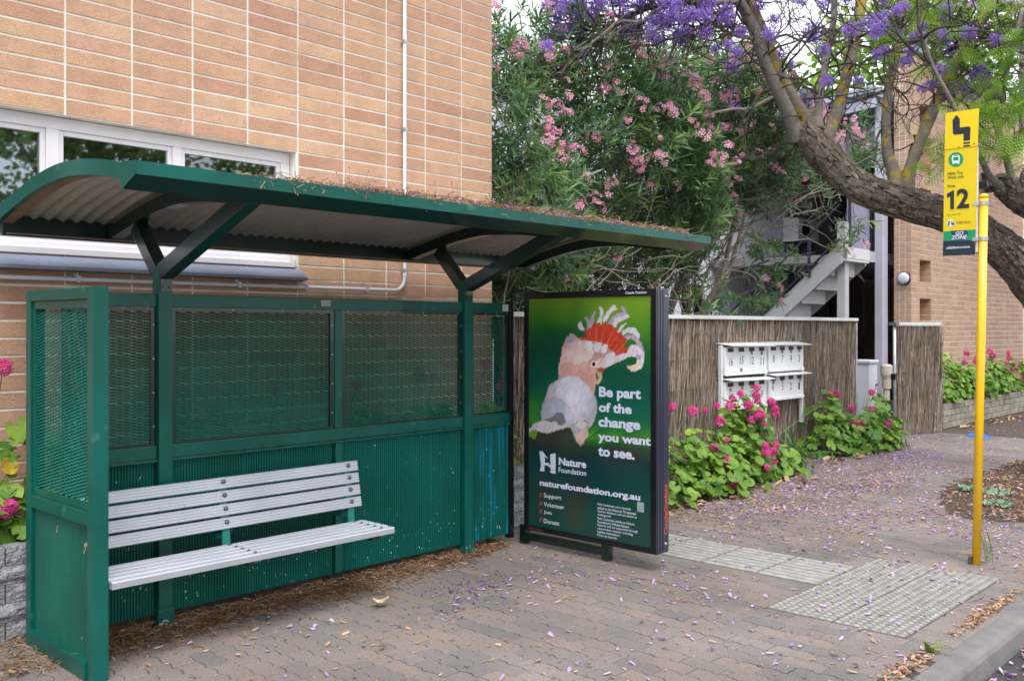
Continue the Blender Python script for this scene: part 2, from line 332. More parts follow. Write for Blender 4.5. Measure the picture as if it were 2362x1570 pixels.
def bump_tube(mb, path, n=20, amp=.15, freq=6., seed=0., ridge=0.):
    """tube along rows (x,y,z,r) with an uneven surface"""
    P = crom(path, 6); pts = [Vector(p[:3]) for p in P]; m = len(pts); u = Vector((0, 0, 1)); vs = []; fs = []
    t0 = (pts[1] - pts[0]).normalized()
    if abs(t0.z) > .9: u = Vector((1, 0, 0))
    L = 0.
    for i, p in enumerate(pts):
        t = (pts[min(i + 1, m - 1)] - pts[max(i - 1, 0)]).normalized(); u = (u - t * u.dot(t)).normalized(); w = t.cross(u)
        if i: L += (p - pts[i - 1]).length
        for k in range(n):
            a = 2 * math.pi * k / n; d = u * math.cos(a) + w * math.sin(a)
            q = Vector((math.cos(a) * 2.2, math.sin(a) * 2.2, L * freq * .35 + seed))
            r = P[i][3] * (1 + amp * noise.noise(p * 3 + d) + amp * .7 * noise.noise(q * 2.3) + ridge * (abs(noise.noise(Vector((math.cos(a) * 5, math.sin(a) * 5, L * 5 + seed)))) - .25))
            vs.append(p + d * r)
    fs = [(i * n + k, i * n + (k + 1) % n, (i + 1) * n + (k + 1) % n, (i + 1) * n + k) for i in range(m - 1) for k in range(n)]
    fs += [tuple(range(n))[::-1], tuple(range((m - 1) * n, m * n))]
    return mb.add(vs, fs)
# ---- traced data, world metres
POSTER = [('dark', [(4.677, 0.814), (4.587, 0.865), (4.45, 0.904), (4.316, 0.906), (4.242, 0.876), (4.169, 0.81), (4.132, 0.764), (4.169, 0.711), (4.316, 0.676), (4.508, 0.68), (4.677, 0.724)]), ('lime', [(4.675, 0.858), (4.597, 0.879), (4.587, 0.835), (4.611, 0.785), (4.675, 0.814)]), ('lime', [(4.132, 0.842), (4.125, 0.839), (4.005, 0.933), (4.007, 0.935)]), ('dkgreen', [(4.132, 0.828), (4.125, 0.825), (3.987, 0.907), (3.99, 0.909)]), ('lime', [(4.141, 0.82), (4.134, 0.818), (4.022, 0.869), (4.025, 0.871)]), ('dkgreen', [(4.15, 0.808), (4.143, 0.806), (4.005, 0.832), (4.007, 0.834)]), ('lime', [(4.132, 0.799), (4.125, 0.797), (4.04, 0.791), (4.043, 0.793)]), ('dkgreen', [(4.141, 0.813), (4.134, 0.81), (4.049, 0.769), (4.052, 0.771)]), ('lime', [(4.114, 0.857), (4.107, 0.855), (4.049, 0.923), (4.052, 0.925)]), ('dkgreen', [(4.15, 0.805), (4.143, 0.803), (4.094, 0.751), (4.096, 0.753)]), ('crestwhite', [(4.141, 1.583), (4.179, 1.64), (4.187, 1.657), (4.207, 1.626), (4.205, 1.601), (4.169, 1.576)]), ('lilac', [(4.132, 1.59), (4.123, 1.632), (4.152, 1.681), (4.132, 1.675), (4.103, 1.66), (4.061, 1.723), (4.05, 1.709), (4.061, 1.667), (4.083, 1.618), (4.096, 1.59)]), ('crestwhite', [(4.043, 1.632), (4.012, 1.695), (4.021, 1.747), (4.003, 1.743), (3.983, 1.726), (3.985, 1.688), (4.003, 1.625)]), ('crestwhite', [(3.99, 1.653), (3.955, 1.708), (3.912, 1.749), (3.903, 1.766), (3.886, 1.755), (3.864, 1.731), (3.912, 1.708), (3.946, 1.666), (3.964, 1.632)]), ('lilac', [(3.955, 1.618), (3.92, 1.666), (3.869, 1.7), (3.818, 1.706), (3.835, 1.744), (3.818, 1.747), (3.797, 1.72), (3.767, 1.686), (3.763, 1.665), (3.818, 1.662), (3.869, 1.632), (3.903, 1.59)]), ('crestwhite', [(3.912, 1.618), (3.886, 1.663), (3.835, 1.683), (3.776, 1.692), (3.763, 1.675), (3.809, 1.659), (3.86, 1.632), (3.886, 1.597)]), ('crestwhite', [(3.886, 1.563), (3.835, 1.611), (3.818, 1.625), (3.784, 1.631), (3.818, 1.607), (3.843, 1.563)]), ('crestwhite', [(3.843, 1.549), (3.818, 1.59), (3.767, 1.607), (3.717, 1.601), (3.684, 1.564), (3.674, 1.537), (3.693, 1.53), (3.734, 1.563), (3.784, 1.573), (3.818, 1.543)]), ('lilac', [(3.826, 1.536), (3.784, 1.556), (3.734, 1.557), (3.693, 1.53), (3.66, 1.497), (3.645, 1.443), (3.652, 1.416), (3.676, 1.456), (3.709, 1.503), (3.75, 1.533), (3.801, 1.515)]), ('red', [(4.223, 1.515), (4.169, 1.54), (4.132, 1.544), (4.159, 1.59), (4.132, 1.579), (4.112, 1.604), (4.092, 1.597), (4.061, 1.65), (4.043, 1.625), (4.016, 1.642), (3.99, 1.615), (3.964, 1.656), (3.955, 1.625), (3.929, 1.635), (3.903, 1.616), (3.869, 1.597), (3.864, 1.577), (3.826, 1.57), (3.818, 1.543), (3.776, 1.522), (3.818, 1.474), (3.776, 1.472), (3.75, 1.465), (3.784, 1.441), (3.869, 1.41), (3.937, 1.438), (4.007, 1.493), (4.132, 1.512)]), ('redlight', [(4.046, 1.51), (4.039, 1.51), (4.051, 1.618), (4.052, 1.618)]), ('redlight', [(4.007, 1.5), (3.999, 1.5), (3.98, 1.59), (3.982, 1.59)]), ('redlight', [(3.958, 1.486), (3.951, 1.486), (3.902, 1.59), (3.904, 1.59)]), ('redlight', [(3.941, 1.466), (3.934, 1.466), (3.846, 1.57), (3.848, 1.57)]), ('redlight', [(3.915, 1.445), (3.908, 1.446), (3.817, 1.522), (3.818, 1.522)]), ('redlight', [(3.881, 1.432), (3.874, 1.432), (3.783, 1.509), (3.785, 1.509)]), ('redlight', [(4.082, 1.52), (4.075, 1.52), (4.122, 1.59), (4.124, 1.59)]), ('redlight', [(3.881, 1.412), (3.874, 1.412), (3.775, 1.468), (3.776, 1.468)]), ('reddark', [(4.029, 1.506), (4.021, 1.506), (4.01, 1.618), (4.014, 1.618)]), ('reddark', [(4.101, 1.516), (4.092, 1.516), (4.085, 1.576), (4.089, 1.576)]), ('reddark', [(3.977, 1.493), (3.968, 1.493), (3.94, 1.611), (3.944, 1.611)]), ('reddark', [(3.929, 1.459), (3.92, 1.459), (3.867, 1.542), (3.87, 1.542)]), ('reddark', [(3.899, 1.439), (3.89, 1.439), (3.807, 1.536), (3.811, 1.536)]), ('reddark', [(4.137, 1.519), (4.128, 1.52), (4.139, 1.569), (4.143, 1.569)]), ('crestwhite', [(3.955, 1.382), (3.886, 1.412), (3.784, 1.437), (3.767, 1.475), (3.742, 1.492), (3.701, 1.489), (3.66, 1.456), (3.645, 1.416), (3.648, 1.363), (3.668, 1.329), (3.734, 1.313), (3.767, 1.326), (3.784, 1.352), (3.75, 1.346), (3.717, 1.361), (3.697, 1.388), (3.717, 1.412), (3.75, 1.414), (3.826, 1.385), (3.903, 1.356), (3.964, 1.33)]), ('lilac', [(3.713, 1.412), (3.693, 1.388), (3.709, 1.361), (3.676, 1.382), (3.668, 1.416), (3.701, 1.435)]), ('cream', [(3.784, 1.352), (3.75, 1.345), (3.713, 1.358), (3.697, 1.385), (3.66, 1.389), (3.668, 1.335), (3.734, 1.313), (3.767, 1.326)]), ('headpink', [(4.39, 1.242), (4.387, 1.336), (4.359, 1.402), (4.354, 1.467), (4.331, 1.496), (4.321, 1.532), (4.288, 1.547), (4.279, 1.561), (4.251, 1.561), (4.214, 1.54), (4.187, 1.519), (4.15, 1.523), (4.096, 1.506), (4.043, 1.51), (3.99, 1.493), (3.955, 1.472), (3.886, 1.439), (3.881, 1.418), (3.955, 1.382), (3.955, 1.355), (3.972, 1.326), (3.99, 1.298), (4.038, 1.3), (4.052, 1.268), (4.052, 1.212), (4.069, 1.12), (4.169, 1.094), (4.39, 1.082)]), ('lilac', [(4.331, 1.467), (4.307, 1.536), (4.279, 1.558), (4.242, 1.558), (4.205, 1.53), (4.242, 1.504), (4.298, 1.497)]), ('pinkwhite', [(4.316, 1.417), (4.298, 1.489), (4.187, 1.512), (4.114, 1.498), (4.061, 1.436), (4.096, 1.379), (4.169, 1.363), (4.242, 1.347), (4.298, 1.374)]), ('crestwhite', [(4.15, 1.47), (4.141, 1.519), (4.096, 1.513), (4.074, 1.485), (4.078, 1.436), (4.114, 1.449)]), ('crestwhite', [(4.069, 1.485), (4.025, 1.51), (4.003, 1.493), (4.007, 1.451), (4.029, 1.43), (4.061, 1.443)]), ('crestwhite', [(4.003, 1.472), (3.972, 1.497), (3.946, 1.48), (3.955, 1.445), (3.981, 1.423), (4.003, 1.437)]), ('crestwhite', [(3.981, 1.389), (3.955, 1.424), (3.912, 1.442), (3.879, 1.422), (3.903, 1.404), (3.955, 1.382), (3.972, 1.354)]), ('pink', [(4.373, 1.271), (4.368, 1.344), (4.298, 1.36), (4.205, 1.341), (4.096, 1.337), (4.043, 1.317), (4.047, 1.24), (4.069, 1.127), (4.132, 1.167), (4.223, 1.255)]), ('rose', [(4.242, 1.276), (4.187, 1.313), (4.096, 1.281), (4.052, 1.24), (4.078, 1.127), (4.132, 1.202)]), ('pinkwhite', [(4.043, 1.38), (3.99, 1.402), (3.955, 1.375), (3.959, 1.334), (4.007, 1.318), (4.043, 1.331)]), ('red', [(4.043, 1.317), (4.007, 1.329), (3.968, 1.327), (3.981, 1.302), (4.025, 1.304)]), ('beak', [(4.038, 1.3), (3.999, 1.296), (3.992, 1.27), (4.003, 1.235), (4.029, 1.214), (4.052, 1.216), (4.052, 1.24), (4.032, 1.262)]), ('reddark', [(4.045, 1.24), (4.029, 1.248), (4.023, 1.269), (4.038, 1.279), (4.047, 1.261)]), ('eyering', [(4.039, 1.352), (4.041, 1.344), (4.046, 1.337), (4.053, 1.331), (4.063, 1.328), (4.073, 1.328), (4.082, 1.331), (4.09, 1.336), (4.095, 1.343), (4.096, 1.351), (4.094, 1.359), (4.089, 1.367), (4.082, 1.372), (4.072, 1.375), (4.062, 1.375), (4.053, 1.373), (4.046, 1.367), (4.041, 1.36)]), ('black', [(4.052, 1.352), (4.054, 1.346), (4.058, 1.34), (4.063, 1.337), (4.069, 1.336), (4.075, 1.338), (4.08, 1.342), (4.083, 1.348), (4.082, 1.355), (4.08, 1.361), (4.075, 1.366), (4.069, 1.368), (4.063, 1.367), (4.057, 1.364), (4.054, 1.358)]), ('bodywhite', [(4.479, 1.187), (4.392, 1.234), (4.288, 1.263), (4.205, 1.259), (4.141, 1.223), (4.087, 1.172), (4.052, 1.128), (4.038, 1.08), (4.043, 1.017), (4.069, 0.952), (4.096, 0.915), (4.132, 0.898), (4.114, 0.857), (4.169, 0.796), (4.182, 0.777), (4.223, 0.806), (4.251, 0.861), (4.279, 0.909), (4.364, 0.917), (4.45, 0.933), (4.547, 0.927), (4.557, 0.985), (4.542, 1.045), (4.498, 1.128)]), ('tailpale', [(4.675, 0.858), (4.626, 0.899), (4.547, 0.93), (4.45, 0.933), (4.335, 0.919), (4.27, 0.91), (4.298, 0.9), (4.383, 0.88), (4.488, 0.843), (4.587, 0.85), (4.606, 0.863), (4.675, 0.838)]), ('greyblue', [(4.508, 1.061), (4.421, 1.099), (4.373, 1.105), (4.354, 1.081), (4.316, 1.068), (4.326, 1.028), (4.354, 0.997), (4.402, 1.002), (4.45, 0.962), (4.508, 0.944), (4.542, 0.942), (4.542, 1.001)]), ('grey', [(4.513, 0.94), (4.45, 0.962), (4.402, 1.002), (4.349, 0.998), (4.331, 0.963), (4.316, 0.935), (4.335, 0.919), (4.383, 0.912), (4.411, 0.936), (4.469, 0.921)]), ('rose', [(4.498, 1.095), (4.45, 1.108), (4.392, 1.11), (4.421, 1.095), (4.484, 1.081)]), ('reddark', [(4.373, 1.101), (4.352, 1.088), (4.345, 1.077), (4.362, 1.082)]), ('rose', [(4.3, 1.037), (4.288, 1.055), (4.274, 1.031)]), ('rose', [(4.464, 1.126), (4.448, 1.138), (4.452, 1.115)]), ('tailpale', [(4.251, 0.918), (4.21, 0.978), (4.178, 0.962), (4.141, 0.968), (4.096, 0.929), (4.114, 0.9), (4.169, 0.896)]), ('brown', [(4.279, 0.916), (4.223, 0.938), (4.178, 0.962), (4.21, 0.935), (4.251, 0.917)]), ('brown', [(4.169, 0.952), (4.141, 0.968), (4.11, 0.935), (4.123, 0.941)]), ('brown', [(4.141, 0.912), (4.096, 0.947), (4.087, 0.923), (4.096, 0.901)]), ('salmon', [(4.233, 0.848), (4.169, 0.896), (4.123, 0.906), (4.114, 0.871), (4.159, 0.804), (4.182, 0.777), (4.214, 0.807)]), ('bodyshade', [(4.096, 0.915), (4.069, 0.952), (4.043, 1.017), (4.038, 1.073), (4.052, 1.023), (4.087, 0.958), (4.123, 0.92)]), ('lettering', [(4.569, 0.708), (4.537, 0.709), (4.485, 0.657), (4.518, 0.676), (4.515, 0.626), (4.485, 0.634), (4.461, 0.609), (4.465, 0.695), (4.414, 0.707), (4.414, 0.591), (4.455, 0.583), (4.465, 0.6), (4.503, 0.614), (4.52, 0.608), (4.52, 0.566), (4.566, 0.565), (4.552, 0.605)]), ('lettering', [(4.467, 0.577), (4.414, 0.587), (4.414, 0.56), (4.462, 0.562)]), ('slashpink', [(4.569, 0.374), (4.564, 0.375), (4.555, 0.406), (4.56, 0.406)]), ('slashpink', [(4.555, 0.376), (4.55, 0.377), (4.542, 0.408), (4.547, 0.407)]), ('slashpink', [(4.569, 0.314), (4.564, 0.315), (4.555, 0.346), (4.56, 0.345)]), ('slashpink', [(4.555, 0.316), (4.55, 0.316), (4.542, 0.348), (4.547, 0.347)]), ('slashpink', [(4.569, 0.256), (4.564, 0.256), (4.555, 0.288), (4.56, 0.287)]), ('slashpink', [(4.555, 0.257), (4.55, 0.258), (4.542, 0.289), (4.547, 0.289)]), ('slashpink', [(4.569, 0.195), (4.564, 0.196), (4.555, 0.227), (4.56, 0.227)]), ('slashpink', [(4.555, 0.197), (4.55, 0.198), (4.542, 0.229), (4.547, 0.228)])]
POSTER_TEXT = [('Be part', 'lettering', 4.021, 3.67, 1.11, 1.201), ('of the', 'lettering', 4.023, 3.745, 1.026, 1.093), ('change', 'lettering', 4.027, 3.674, 0.906, 0.995), ('you want', 'lettering', 4.029, 3.59, 0.811, 0.882), ('to see.', 'lettering', 4.029, 3.721, 0.724, 0.786), ('Nature', 'lettering', 4.384, 4.133, 0.626, 0.681), ('Foundation', 'lettering', 4.386, 4.133, 0.574, 0.612), ('naturefoundation.org.au', 'lettering', 4.565, 3.675, 0.446, 0.504), ('Support', 'lettering', 4.527, 4.36, 0.369, 0.41), ('Volunteer', 'lettering', 4.527, 4.333, 0.314, 0.345), ('Join', 'lettering', 4.527, 4.451, 0.255, 0.285), ('Donate', 'lettering', 4.527, 4.38, 0.193, 0.225), ('Pink Cockatoos were recently', 'lettering', 4.034, 3.751, 0.381, 0.401), ('added to the National Threatened', 'lettering', 4.034, 3.712, 0.359, 0.377), ('Species database and are listed as', 'lettering', 4.034, 3.703, 0.334, 0.353), ('endangered.', 'lettering', 4.034, 3.917, 0.311, 0.33), ('Pink Cockatoos reside on Nature', 'lettering', 4.034, 3.722, 0.288, 0.305), ("Foundation's Hiltaba Nature", 'lettering', 4.034, 3.767, 0.264, 0.282), ('Reserve and are supported through', 'lettering', 4.034, 3.695, 0.238, 0.259), ('conservation actions, including', 'lettering', 4.034, 3.736, 0.215, 0.235), ('habitat restoration.', 'lettering', 4.034, 3.842, 0.196, 0.213), ('Photo by Sputnik.', 'lettering', 4.034, 3.866, 0.17, 0.189)]
SIGN_PLATES = [('signyellow', [(2.306, 3.091), (2.089, 3.089), (2.098, 2.836), (2.313, 2.839)]), ('signyellow2', [(2.313, 2.839), (2.098, 2.836), (2.111, 2.271), (2.321, 2.273)]), ('signgreen', [(2.321, 2.273), (2.111, 2.271), (2.112, 2.198), (2.323, 2.206)]), ('signnavy', [(2.323, 2.206), (2.112, 2.198), (2.114, 2.099), (2.326, 2.102)])]
SIGN_MARKS = [('signink', [(2.26, 3.035), (2.234, 3.068), (2.212, 3.035), (2.212, 2.977), (2.154, 2.976), (2.146, 2.97), (2.143, 2.96), (2.146, 2.88), (2.189, 2.88), (2.188, 2.93), (2.246, 2.931), (2.256, 2.939), (2.258, 2.949)]), ('signink', [(2.189, 2.871), (2.146, 2.871), (2.146, 2.859), (2.189, 2.859)]), ('signink', [(2.189, 2.851), (2.146, 2.851), (2.146, 2.84), (2.189, 2.84)]), ('signgreen', [(2.191, 2.758), (2.192, 2.745), (2.197, 2.733), (2.205, 2.723), (2.215, 2.715), (2.227, 2.711), (2.239, 2.71), (2.252, 2.712), (2.264, 2.718), (2.274, 2.727), (2.282, 2.738), (2.287, 2.75), (2.288, 2.764), (2.287, 2.777), (2.282, 2.789), (2.274, 2.799), (2.264, 2.807), (2.252, 2.811), (2.239, 2.812), (2.227, 2.809), (2.215, 2.804), (2.205, 2.795), (2.197, 2.784), (2.192, 2.771)]), ('signwhite', [(2.263, 2.788), (2.257, 2.793), (2.223, 2.791), (2.216, 2.785), (2.212, 2.765), (2.217, 2.732), (2.219, 2.728), (2.227, 2.73), (2.227, 2.735), (2.251, 2.736), (2.251, 2.731), (2.26, 2.733), (2.261, 2.737), (2.267, 2.768)]), ('signgreen', [(2.256, 2.779), (2.223, 2.778), (2.221, 2.753), (2.257, 2.755)]), ('signink', [(2.253, 2.789), (2.227, 2.788), (2.227, 2.784), (2.253, 2.785)]), ('signwhite', [(2.248, 2.323), (2.249, 2.315), (2.252, 2.308), (2.258, 2.303), (2.265, 2.3), (2.273, 2.299), (2.28, 2.301), (2.287, 2.305), (2.293, 2.312), (2.296, 2.319), (2.298, 2.327), (2.296, 2.335), (2.293, 2.342), (2.287, 2.348), (2.28, 2.351), (2.273, 2.351), (2.265, 2.35), (2.258, 2.345), (2.252, 2.339), (2.249, 2.332)]), ('signink', [(2.29, 2.338), (2.278, 2.344), (2.281, 2.311), (2.29, 2.308)]), ('signink', [(2.268, 2.342), (2.251, 2.336), (2.251, 2.313), (2.265, 2.31), (2.27, 2.321)]), ('signwhite', [(2.265, 2.336), (2.254, 2.333), (2.254, 2.326), (2.265, 2.328)]), ('signblue', [(2.275, 2.273), (2.168, 2.271), (2.157, 2.239), (2.172, 2.206), (2.273, 2.208), (2.258, 2.24)]), ('signink', [(2.27, 2.545), (2.251, 2.552), (2.251, 2.422), (2.275, 2.422), (2.275, 2.513), (2.288, 2.506), (2.297, 2.504), (2.297, 2.531)])]
SIGN_TEXT = [('Hilda Tce', 'signink', 2.293, 2.195, 2.659, 2.678, 0.012, 0), ('West side', 'signink', 2.293, 2.187, 2.631, 2.652, 0, 0), ('Stop', 'signink', 2.293, 2.243, 2.569, 2.592, 0.012, 0), ('2', 'signink', 2.233, 2.152, 2.422, 2.557, 0.03, 0), ('Stop code 16138', 'signink', 2.297, 2.21, 2.377, 2.389, 0, 0), ('Hail bus', 'signink', 2.233, 2.145, 2.319, 2.337, 0, 0), ('GO', 'signwhite', 2.24, 2.189, 2.239, 2.266, 0.02, 0.25), ('ZONE', 'signwhite', 2.27, 2.164, 2.211, 2.238, 0.02, 0.25), ('adelaidemetro.com.au', 'signwhite', 2.3, 2.148, 2.148, 2.167, 0.01, 0)]
JAC_LIMBS = [('trunk', [(11.438, 2.735, -0.122, 0.3041), (11.5, 2.7, 0.414, 0.2626), (11.544, 2.685, 0.975, 0.2467), (11.536, 2.725, 1.468, 0.2448), (11.456, 2.841, 1.916, 0.2453), (11.243, 3.098, 2.38, 0.2364), (10.942, 3.449, 2.723, 0.2085), (10.753, 3.681, 2.858, 0.1994), (10.547, 3.931, 2.956, 0.2046), (10.339, 4.182, 3.054, 0.1955), (10.171, 4.392, 3.186, 0.1863), (10.054, 4.548, 3.366, 0.1867), (9.949, 4.69, 3.562, 0.1919), (9.858, 4.818, 3.739, 0.1586), (9.825, 4.884, 3.811, 0.0963)]), ('limb', [(11.463, 2.708, 1.586, 0.2106), (11.396, 2.692, 2.237, 0.1954), (11.233, 2.777, 2.788, 0.1803), (11.015, 2.921, 2.956, 0.1701), (10.849, 3.01, 3.057, 0.1508), (10.715, 3.065, 3.094, 0.0908)]), ('branch', [(9.818, 4.891, 3.695, 0.1108), (9.702, 4.905, 3.881, 0.0813), (9.525, 4.984, 4.225, 0.0712), (9.356, 5.054, 4.527, 0.066), (9.214, 5.095, 4.824, 0.0632), (9.06, 5.149, 5.051, 0.0604), (8.917, 5.191, 5.136, 0.0553), (8.7, 5.313, 5.055, 0.0458), (8.416, 5.504, 5.011, 0.0363), (8.136, 5.692, 4.931, 0.0293), (7.921, 5.811, 4.807, 0.0246), (7.708, 5.928, 4.627, 0.0178), (7.497, 6.042, 4.515, 0.0132)]), ('branch', [(9.891, 4.814, 3.801, 0.106), (9.824, 4.802, 3.909, 0.0766), (9.685, 4.866, 4.106, 0.0667), (9.522, 4.956, 4.381, 0.064), (9.382, 5.021, 4.686, 0.0613), (9.262, 5.065, 4.908, 0.0586), (9.146, 5.104, 5.127, 0.0559), (9.038, 5.136, 5.339, 0.051)]), ('branch', [(9.964, 4.737, 3.801, 0.0819), (10.005, 4.741, 3.992, 0.0483), (10.054, 4.739, 4.203, 0.0412), (10.119, 4.718, 4.503, 0.0389), (10.191, 4.691, 4.829, 0.039), (10.256, 4.67, 5.138, 0.0367), (10.275, 4.698, 5.414, 0.0344)]), ('branch', [(10.01, 4.688, 3.608, 0.1108), (10.113, 4.675, 3.757, 0.0776), (10.248, 4.63, 4.034, 0.0707), (10.389, 4.577, 4.481, 0.0663), (10.501, 4.555, 4.835, 0.0642), (10.614, 4.533, 5.193, 0.0621), (10.707, 4.532, 5.485, 0.06)]), ('branch', [(10.464, 4.06, 3.017, 0.105), (10.53, 4.095, 3.305, 0.0817), (10.545, 4.182, 3.534, 0.0629), (10.603, 4.225, 3.879, 0.0536), (10.698, 4.228, 4.311, 0.0515), (10.814, 4.21, 4.664, 0.0493), (10.933, 4.187, 5.022, 0.0472), (11.05, 4.168, 5.435, 0.045)]), ('branch', [(10.523, 3.997, 3.041, 0.1097), (10.527, 3.961, 3.204, 0.0809), (10.54, 3.915, 3.4, 0.0641), (10.586, 3.834, 3.657, 0.0616), (10.654, 3.729, 3.974, 0.0615), (10.709, 3.639, 4.21, 0.059), (10.782, 3.528, 4.492, 0.0589), (10.859, 3.414, 4.744, 0.0564), (10.945, 3.291, 4.957, 0.0516), (11.03, 3.168, 5.189, 0.0468)]), ('branch', [(10.918, 3.433, 4.742, 0.052), (10.905, 3.349, 4.52, 0.0493), (10.888, 3.27, 4.291, 0.0466), (10.855, 3.208, 4.088, 0.0417), (10.834, 3.133, 3.749, 0.0368), (10.818, 3.052, 3.461, 0.0366), (10.815, 2.959, 3.085, 0.0454)]), ('branch', [(10.74, 3.038, 3.04, 0.0545), (10.597, 3.127, 3.178, 0.0339), (10.48, 3.189, 3.365, 0.0315), (10.351, 3.263, 3.604, 0.0291), (10.208, 3.353, 3.854, 0.0268), (10.111, 3.393, 3.995, 0.0244), (9.957, 3.494, 4.285, 0.0199), (9.853, 3.542, 4.537, 0.0176)]), ('branch', [(9.594, 4.983, 4.186, 0.0215), (9.245, 5.159, 3.988, 0.0188), (8.997, 5.228, 3.947, 0.0163), (8.722, 5.326, 3.871, 0.0115)]), ('branch', [(9.211, 5.099, 4.721, 0.0211), (8.938, 5.193, 4.726, 0.0185), (8.664, 5.29, 4.821, 0.0159), (8.455, 5.317, 4.913, 0.0112)]), ('branch', [(8.79, 5.107, 5.06, 0.0227), (8.609, 5.154, 4.868, 0.018), (8.399, 5.231, 4.701, 0.0156), (8.177, 5.321, 4.581, 0.0132)]), ('branch', [(8.732, 5.023, 4.981, 0.0315), (8.326, 5.288, 4.928, 0.0267), (7.987, 5.481, 4.836, 0.022), (7.772, 5.542, 4.667, 0.0174), (7.531, 5.631, 4.63, 0.015), (7.323, 5.685, 4.466, 0.0127), (7.089, 5.767, 4.263, 0.0105), (6.915, 5.785, 4.106, 0.0083)]), ('branch', [(11.014, 3.185, 5.095, 0.0328), (10.76, 2.944, 4.975, 0.0294), (10.497, 2.713, 4.768, 0.0261)]), ('branch', [(10.675, 2.962, 4.509, 0.0225), (10.726, 3.102, 4.639, 0.0205), (10.775, 3.244, 4.657, 0.0185), (10.812, 3.399, 4.697, 0.014)]), ('branch', [(10.553, 2.799, 4.846, 0.0308), (10.529, 2.922, 4.336, 0.0244), (10.556, 2.99, 4.087, 0.0201), (10.619, 3.021, 3.834, 0.0157)]), ('branch', [(13.177, 3.515, 5.217, 0.033), (13.173, 3.519, 4.666, 0.033), (13.173, 3.519, 3.95, 0.033)])]
BLOSSOM = [(7.148, 6.267, 4.77, 0.097), (7.237, 6.173, 4.608, 0.129), (7.292, 6.114, 4.834, 0.121), (7.104, 6.314, 4.462, 0.073), (7.32, 6.084, 4.349, 0.065), (7.264, 6.143, 4.18, 0.089), (7.359, 6.043, 4.689, 0.089), (7.414, 5.984, 4.802, 0.081), (7.547, 5.843, 4.818, 0.097), (7.636, 5.749, 4.867, 0.065), (7.747, 5.632, 4.834, 0.065), (7.758, 5.62, 4.592, 0.065), (7.891, 5.479, 4.802, 0.097), (8.035, 5.326, 4.867, 0.089), (7.968, 5.396, 4.705, 0.073), (8.157, 5.196, 4.592, 0.081), (8.234, 5.114, 4.85, 0.089), (8.367, 4.973, 4.705, 0.089), (8.345, 4.996, 4.414, 0.052), (8.268, 5.079, 4.398, 0.048), (8.412, 4.926, 4.802, 0.073), (7.181, 6.232, 4.867, 0.081), (7.469, 5.926, 4.867, 0.065), (7.835, 5.537, 4.656, 0.065), (7.336, 6.067, 4.576, 0.081), (7.192, 6.22, 4.511, 0.081), (8.112, 5.243, 4.802, 0.065), (7.591, 5.796, 4.737, 0.057), (8.802, 5.241, 4.87, 0.109), (8.588, 5.468, 4.745, 0.078), (9.219, 4.799, 4.87, 0.07), (9.165, 4.855, 5.041, 0.086), (9.347, 4.662, 5.041, 0.07), (9.411, 4.594, 4.168, 0.07), (9.604, 4.39, 4.168, 0.055), (9.636, 4.356, 4.714, 0.086), (9.646, 4.345, 4.558, 0.07), (9.807, 4.175, 4.651, 0.047), (9.817, 4.163, 4.449, 0.059), (9.871, 4.106, 4.792, 0.086), (10.01, 3.959, 4.839, 0.101), (9.935, 4.038, 4.511, 0.059), (10.074, 3.891, 4.62, 0.086), (10.095, 3.868, 4.511, 0.062), (10.234, 3.721, 4.433, 0.07), (10.48, 3.46, 4.683, 0.086), (10.395, 3.55, 4.324, 0.062), (10.331, 3.618, 4.153, 0.055), (10.48, 3.46, 4.199, 0.062), (10.534, 3.403, 4.355, 0.062), (10.662, 3.267, 4.059, 0.059), (10.865, 3.051, 4.199, 0.125), (10.855, 3.062, 4.043, 0.094), (10.78, 3.142, 3.513, 0.055), (10.962, 2.949, 3.95, 0.062), (10.929, 2.983, 4.153, 0.094), (10.769, 3.153, 4.558, 0.078), (10.823, 3.096, 4.324, 0.078), (9.497, 4.504, 5.01, 0.062), (10.138, 3.823, 4.932, 0.078), (10.202, 3.755, 5.01, 0.078), (10.94, 2.972, 4.605, 0.07), (10.673, 3.255, 4.558, 0.07), (10.908, 3.006, 4.371, 0.07), (10.598, 3.335, 4.184, 0.062), (10.448, 3.494, 4.839, 0.062)]
# ------------------------------------------------------------------ ground, kerb, road
def flat(name, x0, x1, y0, y1, z, m, kind='structure', th=.05):
    mb = MB(); mb.box(x0, x1, y0, y1, z - th, z); return mb.build(name, m, kind=kind)
flat('ground', -150, 220, -150, 200, -.32, EARTH)
flat('road', -30, 120, -7.6, 1.52, -.12, ASPH)
flat('verge', -30, 120, -14, -7.6, -.06, EARTH)
WY = 5.69                                                        # front face of the tan brick wall
pavement = flat('pavement', -8, 90, 1.63, 6.6, -.007, JOINT, th=.2)
flat('garden_soil', 5.8, 90, 6.6, 60, -.02, SOIL, th=.2)
kerb = None
KP = [(1.632, -.16), (1.632, 0.), (1.545, -.002), (1.515, -.012), (1.50, -.035), (1.488, -.12), (1.485, -.16)]
mbk = MB(); mbk.box(-8, 60, 1.49, 1.628, -.2, -.1); kerb = mbk.build('kerb', CONC, kind='structure')
xk = -7.6
while xk < 40:
    m = MB(); m.prism(KP, 'x', xk + .004, xk + 2.4 - .004); m.build('kerb_stone', CONC, kerb, bevel=.006); xk += 2.4
